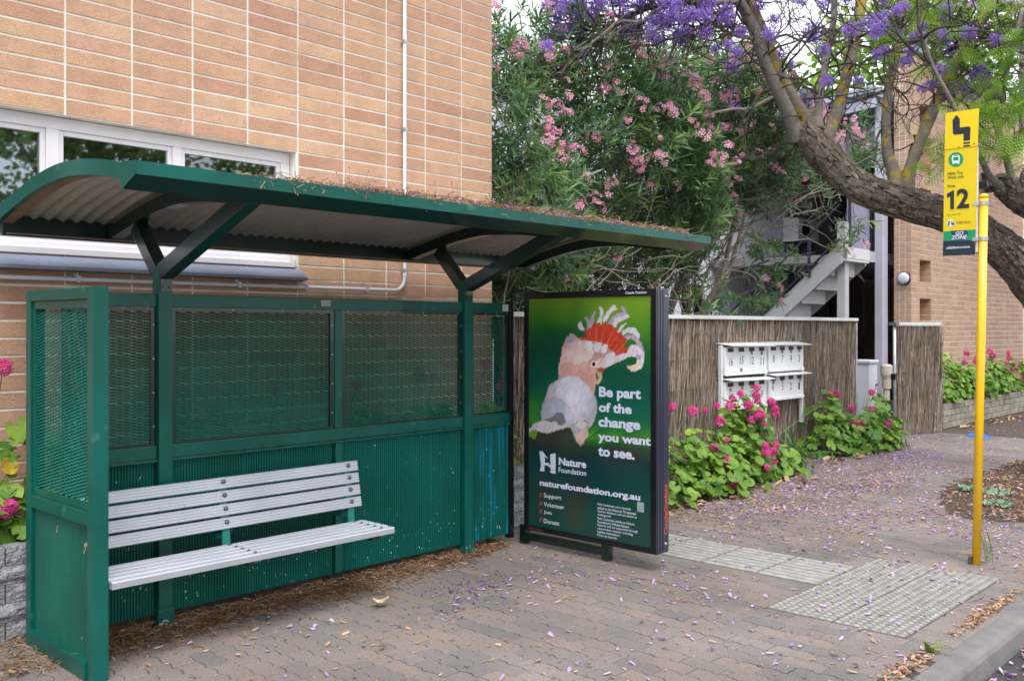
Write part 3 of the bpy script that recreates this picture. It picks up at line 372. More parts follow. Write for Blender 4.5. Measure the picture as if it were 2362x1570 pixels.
# pavers: zig-zag long edges, columns along the footpath width, staggered by half a stone
PL, PW = .225, .1125
def paver_proto():
    sy = [(0, -1), (.10, -1), (.20, 1), (.42, 1), (.52, -1), (.60, -1), (.70, 1), (.92, 1), (1, -1)]
    e = .0022; amp = .0065; out = []
    for y, s in sy: out.append((-PW / 2 + amp * s + e, (y - .5) * (PL - 2 * e)))
    out2 = [(PW / 2 + amp * s - e, (y - .5) * (PL - 2 * e)) for y, s in sy][::-1]
    pl = out + out2; n = len(pl); mb = MB()
    ins = [(x * .955, y * .975) for x, y in pl]
    vs = [(x, y, -.012) for x, y in pl] + [(x, y, -.0022) for x, y in pl] + [(x, y, 0) for x, y in ins]
    fs = [(i, n + i, n + (i + 1) % n, (i + 1) % n) for i in range(n)] + [(n + i, 2 * n + i, 2 * n + (i + 1) % n, n + (i + 1) % n) for i in range(n)]
    fs += [tuple(range(2 * n, 3 * n))[::-1]]
    return mb.add(vs, fs)
TACTILE = (4.95, 6.53, 1.87, 2.66); RIBS = (5.60, 6.20, 2.66, 5.20)
def in_patch(x, y):                                             # bare earth round the tree
    return ((x - 11.2) / 2.7) ** 2 + ((y - 2.45) / 1.0) ** 2 < 1 and y < 3.35
pv = []
for i in range(int((15.2 + .6) / PW)):
    x = -.6 + i * PW
    for j in range(19):
        y = 1.745 + j * PL + (i % 2) * PL / 2
        if y > 5.75: continue
        if TACTILE[0] - .055 < x < TACTILE[1] + .055 and TACTILE[2] - .112 < y < TACTILE[3] + .112: continue
        if RIBS[0] - .03 < x < RIBS[1] + .03 and RIBS[2] - .05 < y < RIBS[3] + .05: continue
        if in_patch(x, y): continue
        pv.append((x, y, rng.normal(0, .0011)))
M = moves(pv); ang = rng.normal(0, .006, len(pv)); tx = rng.normal(0, .006, len(pv)); ty = rng.normal(0, .006, len(pv))
M[:, 0, 1] = -ang; M[:, 1, 0] = ang; M[:, 2, 0] = tx; M[:, 2, 1] = ty
def px_key(P):                                                   # the pieces that show largest come first; unseen ones last
    P = np.asarray(P); d = P[:, 0] * .7278 + P[:, 1] * .6858; u = P[:, 0] * .6858 - P[:, 1] * .7278
    k = d.copy(); s = np.abs(u / np.maximum(d, .1)); k[(d < 4.2) | (s > .56)] += 100; return k
pv = np.array(pv); kk = px_key(pv); kk[(pv[:, 1] > 4.75) & (pv[:, 0] < 5.2)] += 100
scatter(pavement, 'paver', [paver_proto()], PAVER, M, limit=300, rest='pavers', key=kk)
# stones cut to fit round the tactile tiles
for (a, b, c, d) in ((TACTILE[0] - .24, TACTILE[0] - .004, TACTILE[2] - .24, TACTILE[3] + .24), (TACTILE[1] + .004, TACTILE[1] + .24, TACTILE[2] - .24, TACTILE[3] + .24), (TACTILE[0], TACTILE[1], TACTILE[2] - .24, TACTILE[2] - .004), (TACTILE[0], RIBS[0] - .004, TACTILE[3] + .004, TACTILE[3] + .24), (RIBS[1] + .004, TACTILE[1], TACTILE[3] + .004, TACTILE[3] + .24), (RIBS[0] - .18, RIBS[0] - .004, TACTILE[3] + .24, RIBS[3]), (RIBS[1] + .004, RIBS[1] + .18, TACTILE[3] + .24, RIBS[3])):
    n_ = max(1, int(max(b - a, d - c) / .2))
    for q in range(n_):
        m = MB()
        if b - a > d - c: m.box(a + (b - a) * q / n_ + .002, a + (b - a) * (q + 1) / n_ - .002, c, d, -.0065, -.0022)
        else: m.box(a, b, c + (d - c) * q / n_ + .002, c + (d - c) * (q + 1) / n_ - .002, -.0065, -.0022)
        m.build('cut_paver', PAVER, pavement)
# tactile tiles
def tile(mb, x0, x1, y0, y1): mb.prism([(x0, y0), (x1, y0), (x1, y1), (x0, y1)], 'z', -.01, .001)
tx0, tx1, ty0, ty1 = TACTILE
for i in range(4):
    for j in range(2):
        w = (tx1 - tx0) / 4; h = (ty1 - ty0) / 2; m = MB(); a = tx0 + i * w; b = ty0 + j * h
        tile(m, a + .003, a + w - .003, b + .004, b + h - .004)
        for p in range(8):
            for q in range(8):
                m.lathe([(.0165, .0012), (.015, .0048), (.010, .0065)], (a + w * (p + .5) / 8, b + h * (q + .5) / 8, 0), 8, mi=1)
        m.build('tactile_tile', [TACT, TACT_D], pavement)
for j in range(6):
    h = (RIBS[3] - RIBS[2]) / 6; y0 = RIBS[2] + j * h
    for i in range(2):
        w = (RIBS[1] - RIBS[0]) / 2; x0 = RIBS[0] + i * w; m = MB(); tile(m, x0 + .003, x0 + w - .003, y0 + .004, y0 + h - .004)
        for p in range(4):
            xc = x0 + w * (p + .5) / 4
            m.prism([(xc - .022, .001), (xc + .022, .001), (xc + .014, .0062), (xc - .014, .0062)], 'y', y0 + .012, y0 + h - .012, mi=1)
        m.build('ribbed_tile', [TACT, TACT_D], pavement)
# tree bed and a concrete threshold at the gate
m = MB(); pl = [(11.2 + 2.75 * math.cos(a) * (1 + .05 * math.sin(5 * a)), min(3.34, 2.45 + 1.05 * math.sin(a))) for a in [k * .1963 for k in range(32)]]
m.prism(pl, 'z', -.05, .004); m.build('tree_bed', SOIL, pavement)
m = MB(); m.box(12.9, 16.6, 5.32, 6.5, -.1, .012); m.build('threshold_slab', CONC, pavement)
m = MB(); m.prism([(14.55, 4.40), (14.9, 4.36), (15.3, 4.6), (15.35, 4.8), (15.0, 4.78), (14.75, 4.55)], 'z', -.007, .0045); m.build('blue_paint_mark', mat('blue marking paint', (.02, .13, .5), .7, var=(20, .3)), pavement)

# ------------------------------------------------------------------ tan brick building
bw = thing('brick_building', 'tan stack bonded brick building behind the green bus shelter', 'building', (3, WY, 0))
X0, X1 = -1.37, 5.79; WX1 = 3.814; WZ0, WZ1 = 2.03, 2.845; ZT = 5.445
m = MB()
yb0, yb1 = WY + .0045, WY + .25
for x0, x1, z0, z1 in ((X0, X1 - .001, 0, WZ0), (X0, X1 - .001, WZ1, ZT), (WX1, X1 - .001, WZ0, WZ1)): m.box(x0, x1, yb0, yb1, z0, z1)
m.build('mortar_wall', MORTAR, bw)
m = MB(); m.box(X1 - .25, X1 - .012, yb1, 12, 0, ZT); m.box(X0, X1 - .012, yb1, 12, ZT - .02, ZT + .1); m.box(X0, X1 - .25, 11.8, 12, 0, ZT); m.build('side_wall', BRICK, bw)
def brick(w, h, d, c=.004):
    mb = MB(); mb.box(-w / 2, w / 2, 0, d, -h / 2, h / 2)
    for i, p in enumerate(mb.v):
        x, y, z = p
        if y == 0: mb.v[i] = (x - math.copysign(c, x) * .6, y, z - math.copysign(c, z) * .6)
    return mb
bp = []
k = 0
x = 2.23 - 9 * .4
while x < X1 - .05:
    xa, xb = x, min(x + .4, X1)
    for r in range(2, 54):
        zc = .045 + .1 * r + .05
        if xa < WX1 - .03 and WZ0 - .03 < zc < WZ1 - .02: continue
        bp.append(((xa + xb) / 2, WY + rng.normal(0, .0006), zc))
    x += .4
bp = np.array(bp); full = bp[:, 0] < X1 - .25
print('bricks', len(bp))
kb = px_key(bp); vis = np.abs((bp[:, 2] - 1.6) / kb); kb = kb + np.where((bp[:, 2] < 1.7) & (bp[:, 0] > 1.95), 50, 0) + np.where(vis > .37, 60, 0)
W = np.where(np.abs(bp[:, 0] - np.round((bp[:, 0] - 2.43) / .4) * .4 - 2.43) < .01, 0, 1)
lastw = X1 - (2.23 + 8 * .4)
scatter(bw, 'brick', [brick(.3895, .090, .02), brick(lastw - .006, .090, .02)], BRICK, moves(bp), which=W, limit=300, rest='bricks', key=kb)
# window
wn = link('window', None, bw); WM[wn.name] = Matrix.Identity(4)
YF = WY + .075
m = MB(); m.box(X0, WX1 - .004, YF, YF + .06, WZ1 - .075, WZ1 - .004); m.box(X0, WX1 - .004, YF - .02, YF + .06, WZ0 + .002, WZ0 + .075)
m.box(WX1 - .075, WX1 - .004, YF, YF + .06, WZ0 + .075, WZ1 - .075)
for a, b in ((2.151, 2.224), (2.933, 2.992), (1.2, 1.27), (.2, .27), (-.8, -.73)): m.box(a, b, YF, YF + .06, WZ0 + .075, WZ1 - .075)
m.build('window_frame', WHITE_FRAME, wn, bevel=.004)
PN = [(2.224, 2.933), (2.992, WX1 - .075), (1.27, 2.151), (.27, 1.2), (-.73, .2)]
for a, b in PN:
    m = MB(); z0, z1 = WZ0 + .075, WZ1 - .075; t = .03
    m.box(a, a + t, YF + .012, YF + .05, z0, z1); m.box(b - t, b, YF + .012, YF + .05, z0, z1); m.box(a + t, b - t, YF + .012, YF + .05, z0, z0 + t); m.box(a + t, b - t, YF + .012, YF + .05, z1 - t, z1)
    m.build('sash', WHITE_FRAME, wn, bevel=.003)
    m = MB(); m.box(a + t, b - t, YF + .03, YF + .036, z0 + t, z1 - t); m.build('pane', glass_mat('window glass'), wn)
    m = MB()
    for q in range(12): m.bar((a + .02, YF + .12, z1 - .03 - q * .028), (b - .02, YF + .12, z1 - .03 - q * .028), .022, .002, (0, -.7, .7))
    m.build('blind', mat('blind slat', (.55, .57, .6), .5, var=(4, .1)), wn)
m = MB(); m.box(X0, WX1, YF + .4, YF + .42, 1.5, 3.2); m.box(X0, WX1, YF + .17, YF + .4, 1.5, 1.52); m.build('dark_room', DARK, bw)
m = MB(); m.prism([(WY + .07, 2.075), (WY - .012, 2.065), (WY - .012, 2.028), (WY + .07, 2.028)], 'x', X0, 3.80); m.build('window_sill', WHITE_FRAME, bw, bevel=.003)
m = MB(); m.prism([(WY - .002, 2.02), (WY - .10, 1.955), (WY - .10, 1.935), (WY - .002, 1.93)], 'x', X0, 3.845); m.build('sloping_flashing', FLASH, bw, bevel=.002)
# conduit
cd = thing('conduit_pipe', 'thin grey conduit running along the tan brick wall and up it', 'pipe', (4.788, WY - .03, 1.89))
yp = WY - .028; pts = [(-1.4, yp, 1.888), (1.9, yp, 1.886), (4.68, yp, 1.893)] + [(4.688 + .1 * math.sin(a), yp, 1.993 - .1 * math.cos(a)) for a in (.0, .26, .52, .785, 1.05, 1.31, 1.57)] + [(4.788, yp, 2.2), (4.788, yp, 5.4)]
m = MB(); m.tube(pts, .0135, 12); m.build('pipe', CONDUIT, cd, smooth=True)
for (cx_, cz) in ((2.291, 1.888), (3.343, 1.89), (3.875, 1.892), (4.415, 1.893), (1.4, 1.887), (.4, 1.887)):
    m = MB(); m.box(cx_ - .014, cx_ + .014, yp - .016, yp + .016, cz - .018, cz + .018); m.box(cx_ - .012, cx_ + .012, WY - .004, WY - .0015, cz + .018, cz + .05); m.lathe([(.008, 0), (.005, -.006)], (cx_, WY - .004, cz + .036), 8, axis='y'); m.build('pipe_clamp', GALV, cd)
for cz in (2.05, 3.149, 3.833, 4.6):
    m = MB(); m.box(4.77, 4.806, yp - .017, yp + .017, cz - .013, cz + .013); m.box(4.806, 4.836, WY - .004, WY - .0015, cz - .012, cz + .012); m.build('pipe_clamp', GALV, cd)
m = MB(); m.tube([(3.6, yp, 1.891), (3.64, yp, 1.891)], .0165, 12); m.tube([(4.788, yp, 2.0), (4.788, yp, 2.06)], .0165, 12); m.tube([(4.788, yp, 3.83), (4.788, yp, 3.9)], .0165, 12); m.build('pipe_coupling', CONDUIT, cd)

# ------------------------------------------------------------------ planting strip behind the shelter
rw = thing('retaining_wall', 'low grey split face block wall at the foot of the tan bricks', 'wall', (2, 5.2, 0))
m = MB(); m.box(-1.3, 5.7, 5.20, 5.32, 0, .47); m.build('wall_core', JOINT, rw)
for r in range(5):
    x = -1.3 + (r % 2) * .19
    while x < 5.6:
        m = MB(); h = .092; nx, nz = 5, 3; vs = []
        for iz in range(nz + 1):
            for ix in range(nx + 1):
                b = 0 if 0 < ix < nx and 0 < iz < nz else .018
                vs.append((x + .004 + .372 * ix / nx, 5.185 + b + random.uniform(-.006, .006), r * .0955 + .004 + h * iz / nz))
        fs = [(iz * (nx + 1) + ix, iz * (nx + 1) + ix + 1, (iz + 1) * (nx + 1) + ix + 1, (iz + 1) * (nx + 1) + ix) for iz in range(nz) for ix in range(nx)]
        m.add(vs, fs); m.box(x + .004, x + .376, 5.199, 5.3, r * .0955 + .004, r * .0955 + .096); m.build('block', SPLIT, rw); x += .38
flat('strip_soil', -1.3, 5.78, 5.32, WY + .006, .45, SOIL, th=.4)

# ------------------------------------------------------------------ grey painted flats with stair (behind the fence)
gb = thing('grey_flats', 'pale grey painted block flats behind the brush fence', 'building', (14, 8, 0))
YG = 10.0                                                        # rear wall; the stair climbs in front of it toward the street
def kx(x): return 1.25 * x
def kz(z): return 1.6 + 1.25 * (z - 1.6)
def blockwall(x0, x1, z0, z1, y, mA, parent, bwid=.4, bh=.2, stag=True, windows=()):
    xs = []; r = 0; z = z0
    core = MB(); core.box(x0, x1, y + .006, y + .2, z0, z1); core.build('block_wall', mA, parent)
    mb = MB()
    while z < z1 - .05:
        x = x0 - (bwid / 2 if (r % 2 and stag) else 0)
        while x < x1 - .02:
            a, b = max(x, x0), min(x + bwid, x1)
            zz = min(z + bh, z1)
            if b - a > .05 and not any(a < w[1] and b > w[0] and z < w[3] and zz > w[2] for w in windows): mb.box(a + .004, b - .004, y, y + .02, z + .004, zz - .004)
            x += bwid
        z += bh; r += 1
    mb.build('wall_blocks', mA, parent, kind='stuff', bevel=0)
blockwall(5.9, 19.6, 0, 5.4, YG, BLOCKW, gb, windows=((kx(12.1), kx(12.95), kz(1.7), kz(2.4)),))
blockwall(19.6, 28, 0, 6.6, YG, BLOCK_SHADE, gb, windows=((kx(18.85), kx(20.2), kz(1.5), kz(2.7)), (kx(19.0), kx(20.3), kz(4.4), kz(5.4))))
m = MB(); m.box(5.9, 19.6, YG + .2, 14, 5.3, 5.45); m.box(5.9, 6.1, YG + .2, 14, 0, 5.3); m.build('rear_block', BLOCKW, gb)
def window(parent, x0, x1, z0, z1, y, fm, bars=0, mull=0):
    w = link('window', None, parent); WM[w.name] = Matrix.Identity(4); t = .07
    m = MB(); m.box(x0, x1, y - .03, y + .05, z1 - t, z1); m.box(x0, x1, y - .03, y + .05, z0, z0 + t); m.box(x0, x0 + t, y - .03, y + .05, z0 + t, z1 - t); m.box(x1 - t, x1, y - .03, y + .05, z0 + t, z1 - t)
    for q in range(mull): xm = x0 + (x1 - x0) * (q + 1) / (mull + 1); m.box(xm - .03, xm + .03, y - .028, y + .05, z0 + t, z1 - t)
    m.build('window_frame', fm, w, bevel=.005)
    m = MB(); m.box(x0 + t, x1 - t, y + .004, y + .0055, z0 + t, z1 - t); m.build('pane', mat('dark pane', (.01, .01, .014), .08, var=None, spec=.6), w)
    m = MB(); m.box(x0 - .06, x1 + .06, y - .07, y + .004, z0 - .1, z0 - .004); m.build('sill', fm, w)
    for q in range(bars): xm = x0 + t + (x1 - x0 - 2 * t) * (q + 1) / (bars + 1); b = MB(); b.tube([(xm, y - .01, z0 + t), (xm, y - .01, z1 - t)], .009, 6); b.build('window_bar', WHITE, w)
window(gb, kx(12.16), kx(12.92), kz(1.72), kz(2.33), YG, WHITE_FRAME, mull=1)
window(gb, kx(18.9), kx(20.15), kz(1.53), kz(2.63), YG, LAV)
window(gb, kx(19.05), kx(20.25), kz(4.47), kz(5.35), YG, LAV, bars=3)
m = MB()
m.box(kx(14.07), kx(14.07) + .25, YG - .012, YG, 2.46, 2.62)
m.build('air_vent', WHITE, gb)
m = MB()
for a in range(4):
    for b in range(3): m.box(kx(14.07) + .02 + a * .056, kx(14.07) + .055 + a * .056, YG - .0145, YG - .012, 2.48 + b * .046, 2.51 + b * .046)
m.build('vent_hole', DARK, gb)
# security doors
for x0, z0 in ((21.7, 0.1), (21.9, 3.1)):
    d = link('door', None, gb); WM[d.name] = Matrix.Identity(4); m = MB(); m.box(x0, x0 + .85, YG - .02, YG - .004, z0, z0 + 2.2); m.build('door_leaf', DARK, d)
    m = MB()
    for q in range(13):
        m.bar((x0 + .02, YG - .03, z0 + .05 + q * .17), (x0 + .42, YG - .03, min(z0 + 2.2, z0 + .5 + q * .17)), .012, .012, (0, 1, 0)); m.bar((x0 + .02, YG - .033, min(z0 + 2.2, z0 + .5 + q * .17)), (x0 + .42, YG - .033, z0 + .05 + q * .17), .012, .012, (0, 1, 0))
        m.bar((x0 + .43, YG - .03, z0 + .05 + q * .17), (x0 + .83, YG - .03, min(z0 + 2.2, z0 + .5 + q * .17)), .012, .012, (0, 1, 0)); m.bar((x0 + .43, YG - .033, min(z0 + 2.2, z0 + .5 + q * .17)), (x0 + .83, YG - .033, z0 + .05 + q * .17), .012, .012, (0, 1, 0))
    m.build('security_lattice', STEELG, d)
# landing, balustrade, columns
m = MB(); m.box(16.35, 23, 6.95, YG - .01, 2.80, 2.93); m.build('landing_slab', mat('underside concrete', (.2, .19, .2), .8, var=(3, .2)), gb)
m = MB(); m.box(15.62, 22.9, 6.88, 6.948, 2.78, 2.97); m.build('landing_edge_beam', STEELG, gb)
m = MB(); m.box(15.95, 17.7, 7.0, 7.03, 3.0, 3.95); m.build('balustrade_panel', mat('lavender panel', (.27, .25, .36), .6, var=(3, .08)), gb)
for xq in (15.95, 16.85, 17.7): m = MB(); m.box(xq - .02, xq + .02, 6.955, 6.998, 2.97, 4.0); m.build('balustrade_post', RAIL, gb)
m = MB(); m.box(15.44, 15.6, 6.84, 6.98, 0, 3.4); m.build('stair_column', STEELG, gb, bevel=.006)
m = MB(); m.box(16.82, 17.06, 6.76, 6.9, 0, 5.9); m.build('corner_column', LAV, gb, bevel=.006)
m = MB(); m.lathe([(.055, .0), (.055, .55), (.075, .56), (.075, .72), (.1, .8), (.1, .95), (.06, .98)], (16.35, 6.5, .0), 12); m.build('downpipe', mat('cream plastic', (.52, .48, .42), .5, var=(4, .1)), gb)
for q in range(4): m = MB(); m.box(16.9 + q * .3, 16.9 + q * .3 + .34, 7.2, 8.3, 0, .17 * (q + 1)); m.build('brick_step', BRICK2, gb)
# stair: climbs toward the street; two stringers, treads with closed risers, handrails on the open side
st = link('stair', None, gb); WM[st.name] = Matrix.Identity(4)
SLP = (3.03 - 1.80) / (8.30 - 6.87)
def szy(y): return 3.03 + (6.87 - y) * SLP                      # top edge of the stringer at y
for xx in (15.30, 16.25):
    m = MB(); m.prism([(6.84, szy(6.84) - .36), (9.9, szy(9.9) - .36), (9.9, szy(9.9)), (6.84, szy(6.84))], 'x', xx, xx + .06); m.build('stringer', STEELG, st, bevel=.004)
y = 9.75
while y > 6.9:
    z = szy(y) - .10; m = MB(); m.box(15.365, 16.245, y - .29, y, z - .045, z); m.box(15.365, 16.245, y - .30, y - .275, z, z + .185); m.build('tread', mat('white stair paint', (.62, .62, .64), .6, var=(4, .08)), st); y -= .27
for dz in (.05, .62):
    m = MB(); m.tube([(15.27, 9.6, szy(9.6) + dz), (15.27, 6.85, szy(6.85) + dz)], .022, 8); m.build('handrail', RAIL, st)
for y in (9.3, 8.5, 7.4): m = MB(); m.box(15.25, 15.29, y - .022, y + .022, szy(y) - .1, szy(y) + .60); m.build('handrail_post', RAIL, st)
# roof over the walkway
m = MB(); m.add([(16.5, 6.74, 5.70), (16.5, 11, 5.35), (24, 11, 5.35), (24, 6.74, 5.70), (16.5, 6.74, 5.86), (16.5, 11, 5.5), (24, 11, 5.5), (24, 6.74, 5.86)], [(0, 1, 2, 3)[::-1], (4, 5, 6, 7)[::-1], (0, 4, 5, 1)[::-1], (1, 5, 6, 2)[::-1], (2, 6, 7, 3)[::-1], (3, 7, 4, 0)[::-1]]); m.build('roof', mat('roof metal', (.36, .4, .46), .5, .2, var=(3, .1)), gb)
m = MB(); m.bar((16.42, 6.74, 5.80), (16.42, 10.5, 5.50), .12, .13); m.build('roof_gutter', mat('blue grey gutter', (.33, .38, .46), .45, .1, var=(4, .12)), gb, bevel=.02)
m = MB(); m.bar((16.52, 6.74, 5.58), (16.52, 10.5, 5.28), .05, .16); m.build('fascia_board', LAV, gb)
m = MB(); m.box(17.3, 17.4, 6.95, 9.9, 4.75, 5.35); m.build('roof_beam', mat('dim grey paint', (.25, .23, .25), .6, var=(3, .1)), gb)
# wall box and concrete block pier in the passage
m = MB(); m.box(14.9, 15.22, 6.2, 6.48, 0, 1.04); m.box(14.88, 15.24, 6.18, 6.5, 1.04, 1.09); m.build('block_pier', BLOCKW, label='pale grey block pier standing in the gateway beside the brush fence', cat='pier', bevel=.01)
ac = thing('air_conditioner', 'small white air conditioner box high on the grey block wall', 'air conditioner', (19.9, YG - .2, 3.4))
m = MB(); m.box(19.3, 20.3, YG - .4, YG - .03, 3.52, 4.02); m.build('case', WHITE, ac, bevel=.02)
m = MB(); m.lathe([(.19, 0), (.19, -.006), (.16, -.008)], (19.65, YG - .401, 3.77), 18, axis='y'); m.build('fan_grille', DARK, ac)
for xq in (19.45, 20.15): m = MB(); m.box(xq - .015, xq + .015, YG - .38, YG - .004, 3.48, 3.518); m.box(xq - .015, xq + .015, YG - .03, YG - .004, 3.25, 3.48); m.build('bracket', RAIL, ac)

# ------------------------------------------------------------------ brown brick building at the right
b2 = thing('brown_brick_building', 'brown brick building with square wall niches beyond the yellow stop pole', 'building', (19, 6.35, 0))
CX, CY, RX1, ZT2 = 17.08, 6.35, 24.0, 6.545
NICH = [(17.48, 18.04, 2.445, 2.845), (17.48, 18.04, 1.745, 2.145), (17.48, 18.04, 4.445, 5.645), (17.48, 18.04, 3.645, 4.145)]
xs = sorted({CX, RX1, *[n[0] for n in NICH], *[n[1] for n in NICH]}); m = MB()
m.box(CX + .006, 17.48, CY + .006, CY + .30, 0, ZT2); m.box(18.04, RX1, CY + .006, CY + .30, 0, ZT2)
zz = [0] + sorted(sum([[n[2], n[3]] for n in NICH], [])) + [ZT2]
for a in range(0, len(zz), 2): m.box(17.48, 18.04, CY + .006, CY + .30, zz[a], zz[a + 1])
m.build('mortar_wall', MORTAR, b2)
for n in NICH: mm = MB(); mm.box(n[0] - .01, n[1] + .01, CY + .285, CY + .32, n[2] - .01, n[3] + .01); mm.build('niche_back', BRICK2, b2)
for n in NICH:
    mm = MB(); mm.box(n[0] - .012, n[0] + .004, CY + .002, CY + .29, n[2] - .01, n[3]); mm.box(n[1] - .004, n[1] + .012, CY + .002, CY + .29, n[2] - .01, n[3]); mm.box(n[0] + .004, n[1] - .004, CY + .002, CY + .29, n[3] - .004, n[3] + .012); mm.box(n[0] + .004, n[1] - .004, CY + .002, CY + .29, n[2] - .012, n[2] + .004)
    for q in range(1, int((n[3] - n[2]) / .1 + .5)): mm.box(n[1] - .0065, n[1] - .0035, CY + .004, CY + .28, n[2] + q * .1 - .004, n[2] + q * .1 + .004, 1)
    mm.build('niche_lining', [BRICK2, MORTAR], b2)
m = MB(); m.box(RX1 - .3, RX1, CY + .32, 12, 0, ZT2); m.build('side_wall', BRICK2, b2)
bp = []; wh = []; rot = []
for r in range(65):
    zc = .045 + .1 * r + .05
    for c in range(18):
        x = CX + .2 + .4 * c if c else CX + .2
        if x + .19 > RX1: continue
        if any(n[0] - .02 < x + .18 and x - .18 < n[1] + .02 and n[2] < zc < n[3] for n in NICH): continue
        bp.append((x, CY, zc)); wh.append(0); rot.append(0)
    if any(n[2] < zc < n[3] for n in NICH): bp.append((18.155, CY, zc)); wh.append(2); rot.append(0)
    for c in range(3): bp.append((CX, CY + .052 + .105 * c, zc)); wh.append(1); rot.append(1)
M = moves(bp); rot = np.array(rot, bool)
for i in np.nonzero(rot)[0]: M[i, :3, 0] = (0, -1, 0); M[i, :3, 1] = (1, 0, 0)
bpa = np.array(bp); k2 = np.linalg.norm(bpa - CAM, axis=1) + np.where(bpa[:, 2] < .9, 30, 0) + np.where(bpa[:, 2] > 5.6, 9, 0)
scatter(b2, 'brick', [brick(.3885, .0885, .03), brick(.094, .0885, .03), brick(.222, .0885, .03)], BRICK2, M, which=np.array(wh), limit=300, rest='bricks', key=k2)
m = MB(); m.box(CX - .04, RX1, CY - .04, CY + .36, ZT2 + .004, ZT2 + .09); m.build('wall_capping', mat('pale capping', (.55, .56, .58), .5, .2, var=(4, .1)), b2)
lp = thing('wall_lamp', 'round white bulkhead lamp on the brown brick end wall', 'lamp', (CX - .04, 6.46, 2.4))
m = MB(); m.lathe([(.118, 0), (.118, -.045), (.1, -.05)], (CX - .001, 6.47, 2.49), 24, axis='x'); m.build('lamp_base', BLACK, lp, smooth=False)
m = MB(); m.lathe([(.104, -.0505), (.1, -.07), (.07, -.088), (.02, -.094)], (CX, 6.47, 2.49), 24, axis='x'); m.build('lamp_cover', mat('opal cover', (.62, .66, .74), .35, var=None), lp, smooth=True)
# raised metal sign letters, mostly hidden by the tree
for i, (x0, z0, s) in enumerate(((20.75, 4.48, 1.), (21.15, 4.44, .9), (21.95, 4.6, 1.15))):
    m = MB(); arc = [(x0 + .19 * s * math.cos(a), z0 + .17 * s + .19 * s * math.sin(a)) for a in [R(200) + k * R(25) for k in range(10)]] if i < 2 else [(x0 + .22 * math.cos(a), z0 + .12 + .2 * math.sin(a)) for a in [R(-30) + k * R(26) for k in range(10)]]
    inn = [(x0 + (a - x0) * .72, z0 + .17 * s + (b - z0 - .17 * s) * .72) for a, b in arc][::-1]
    m.prism(arc + inn, 'y', CY - .2, CY - .02)
    m.build('sign_letter', mat('dark letter metal', (.055, .065, .085), .4, .3, var=(5, .2)), label=['curved dark metal wall letter nearest the stop sign', 'dark metal wall letter second from the stop sign', 'large dark metal wall letter half behind the tree limb'][i], cat='sign letter', group='raised letters on the brown brick wall')
# planter in front of it
pw = thing('planter_wall', 'weathered grey block planter wall below the brown bricks', 'planter', (19, 5.3, 0))
m = MB(); m.box(15.62, 24, 5.315, 5.5, 0, .40); m.box(15.62, 15.8, 5.5, 6.3, 0, .40); m.build('wall_core', JOINT, pw)
for r in range(4):
    x = 15.6 + (r % 2) * .2
    if r % 2: m = MB(); m.box(15.604, 15.796, 5.30, 5.33, r * .1 + .004, r * .1 + .096); m.build('block', PLANTER, pw)
    while x < 23.9: m = MB(); yj = random.uniform(-.005, .004); m.box(x + .004, x + .396, 5.30 + yj, 5.33, r * .1 + .004, r * .1 + .097); m.build('block', PLANTER, pw, bevel=.006); x += .4
flat('planter_soil', 15.8, 24, 5.5, 6.34, .37, SOIL, th=.4)
# ------------------------------------------------------------------ bus shelter
SY = 4.83
sh = thing('bus_shelter', 'dark green steel bus shelter with curved corrugated roof and mesh back', 'bus shelter', (3.5, SY, 0))
def rbox(name, a, m=GREEN, parent=sh, bevel=.004, **k):
    b = MB(); b.box(*a); return b.build(name, m, parent, bevel=bevel, **k)
for xp in (2.397, 4.642):
    p = rbox('post', (xp - .038, xp + .038, 4.79, 4.866, 0, 1.93))
    rbox('foot_collar', (xp - .046, xp + .046, 4.782, 4.874, 0, .11), parent=p)
    rbox('splice_plate', (xp - .032, xp + .032, 4.784, 4.7895, 1.795, 1.905), GREEN_DK, p, 0)
    for dx in (-.018, .018):
        for dz in (1.82, 1.875):
            b = MB(); b.lathe([(.008, 0), (.006, -.005)], (xp + dx, 4.784, dz), 8, axis='y'); b.build('bolt', GREEN_DK, p)
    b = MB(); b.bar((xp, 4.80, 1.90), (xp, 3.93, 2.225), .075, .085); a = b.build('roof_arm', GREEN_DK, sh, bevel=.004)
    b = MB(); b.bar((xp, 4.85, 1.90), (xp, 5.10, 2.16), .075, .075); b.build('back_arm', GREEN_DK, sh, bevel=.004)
    b = MB(); b.add([(xp - .036, 4.81, 1.86), (xp + .036, 4.81, 1.86), (xp + .036, 4.60, 1.985), (xp - .036, 4.60, 1.985), (xp - .036, 4.81, 1.868), (xp + .036, 4.81, 1.868), (xp + .036, 4.60, 1.993), (xp - .036, 4.60, 1.993)], [(3, 2, 1, 0), (4, 5, 6, 7), (0, 1, 5, 4), (1, 2, 6, 5), (2, 3, 7, 6), (3, 0, 4, 7)])
    b.build('gusset_plate', GREEN_DK, sh)
ARC = [(5.50, 2.213), (5.457, 2.226), (5.29, 2.27), (5.122, 2.306), (4.97, 2.337), (4.821, 2.358), (4.70, 2.370), (4.57, 2.375), (4.40, 2.369), (4.223, 2.351), (4.047, 2.323), (3.93, 2.298), (3.86, 2.284)]
ARC = [tuple(p) for p in crom(ARC, 3)]
def arch(name, x0, x1, dtop, dbot, m, ys=(3.86, 5.5), bevel=0):
    pts = [p for p in ARC if ys[0] - .001 <= p[0] <= ys[1] + .001]
    return MB().prism([(y, z - dtop) for y, z in pts] + [(y, z - dbot) for y, z in pts[::-1]], 'x', x0, x1).build(name, m, sh, bevel=bevel)
arch('end_fascia', 1.772, 1.80, 0, .072, GREEN); arch('end_fascia', 6.05, 6.075, .0, .072, GREEN_DK)
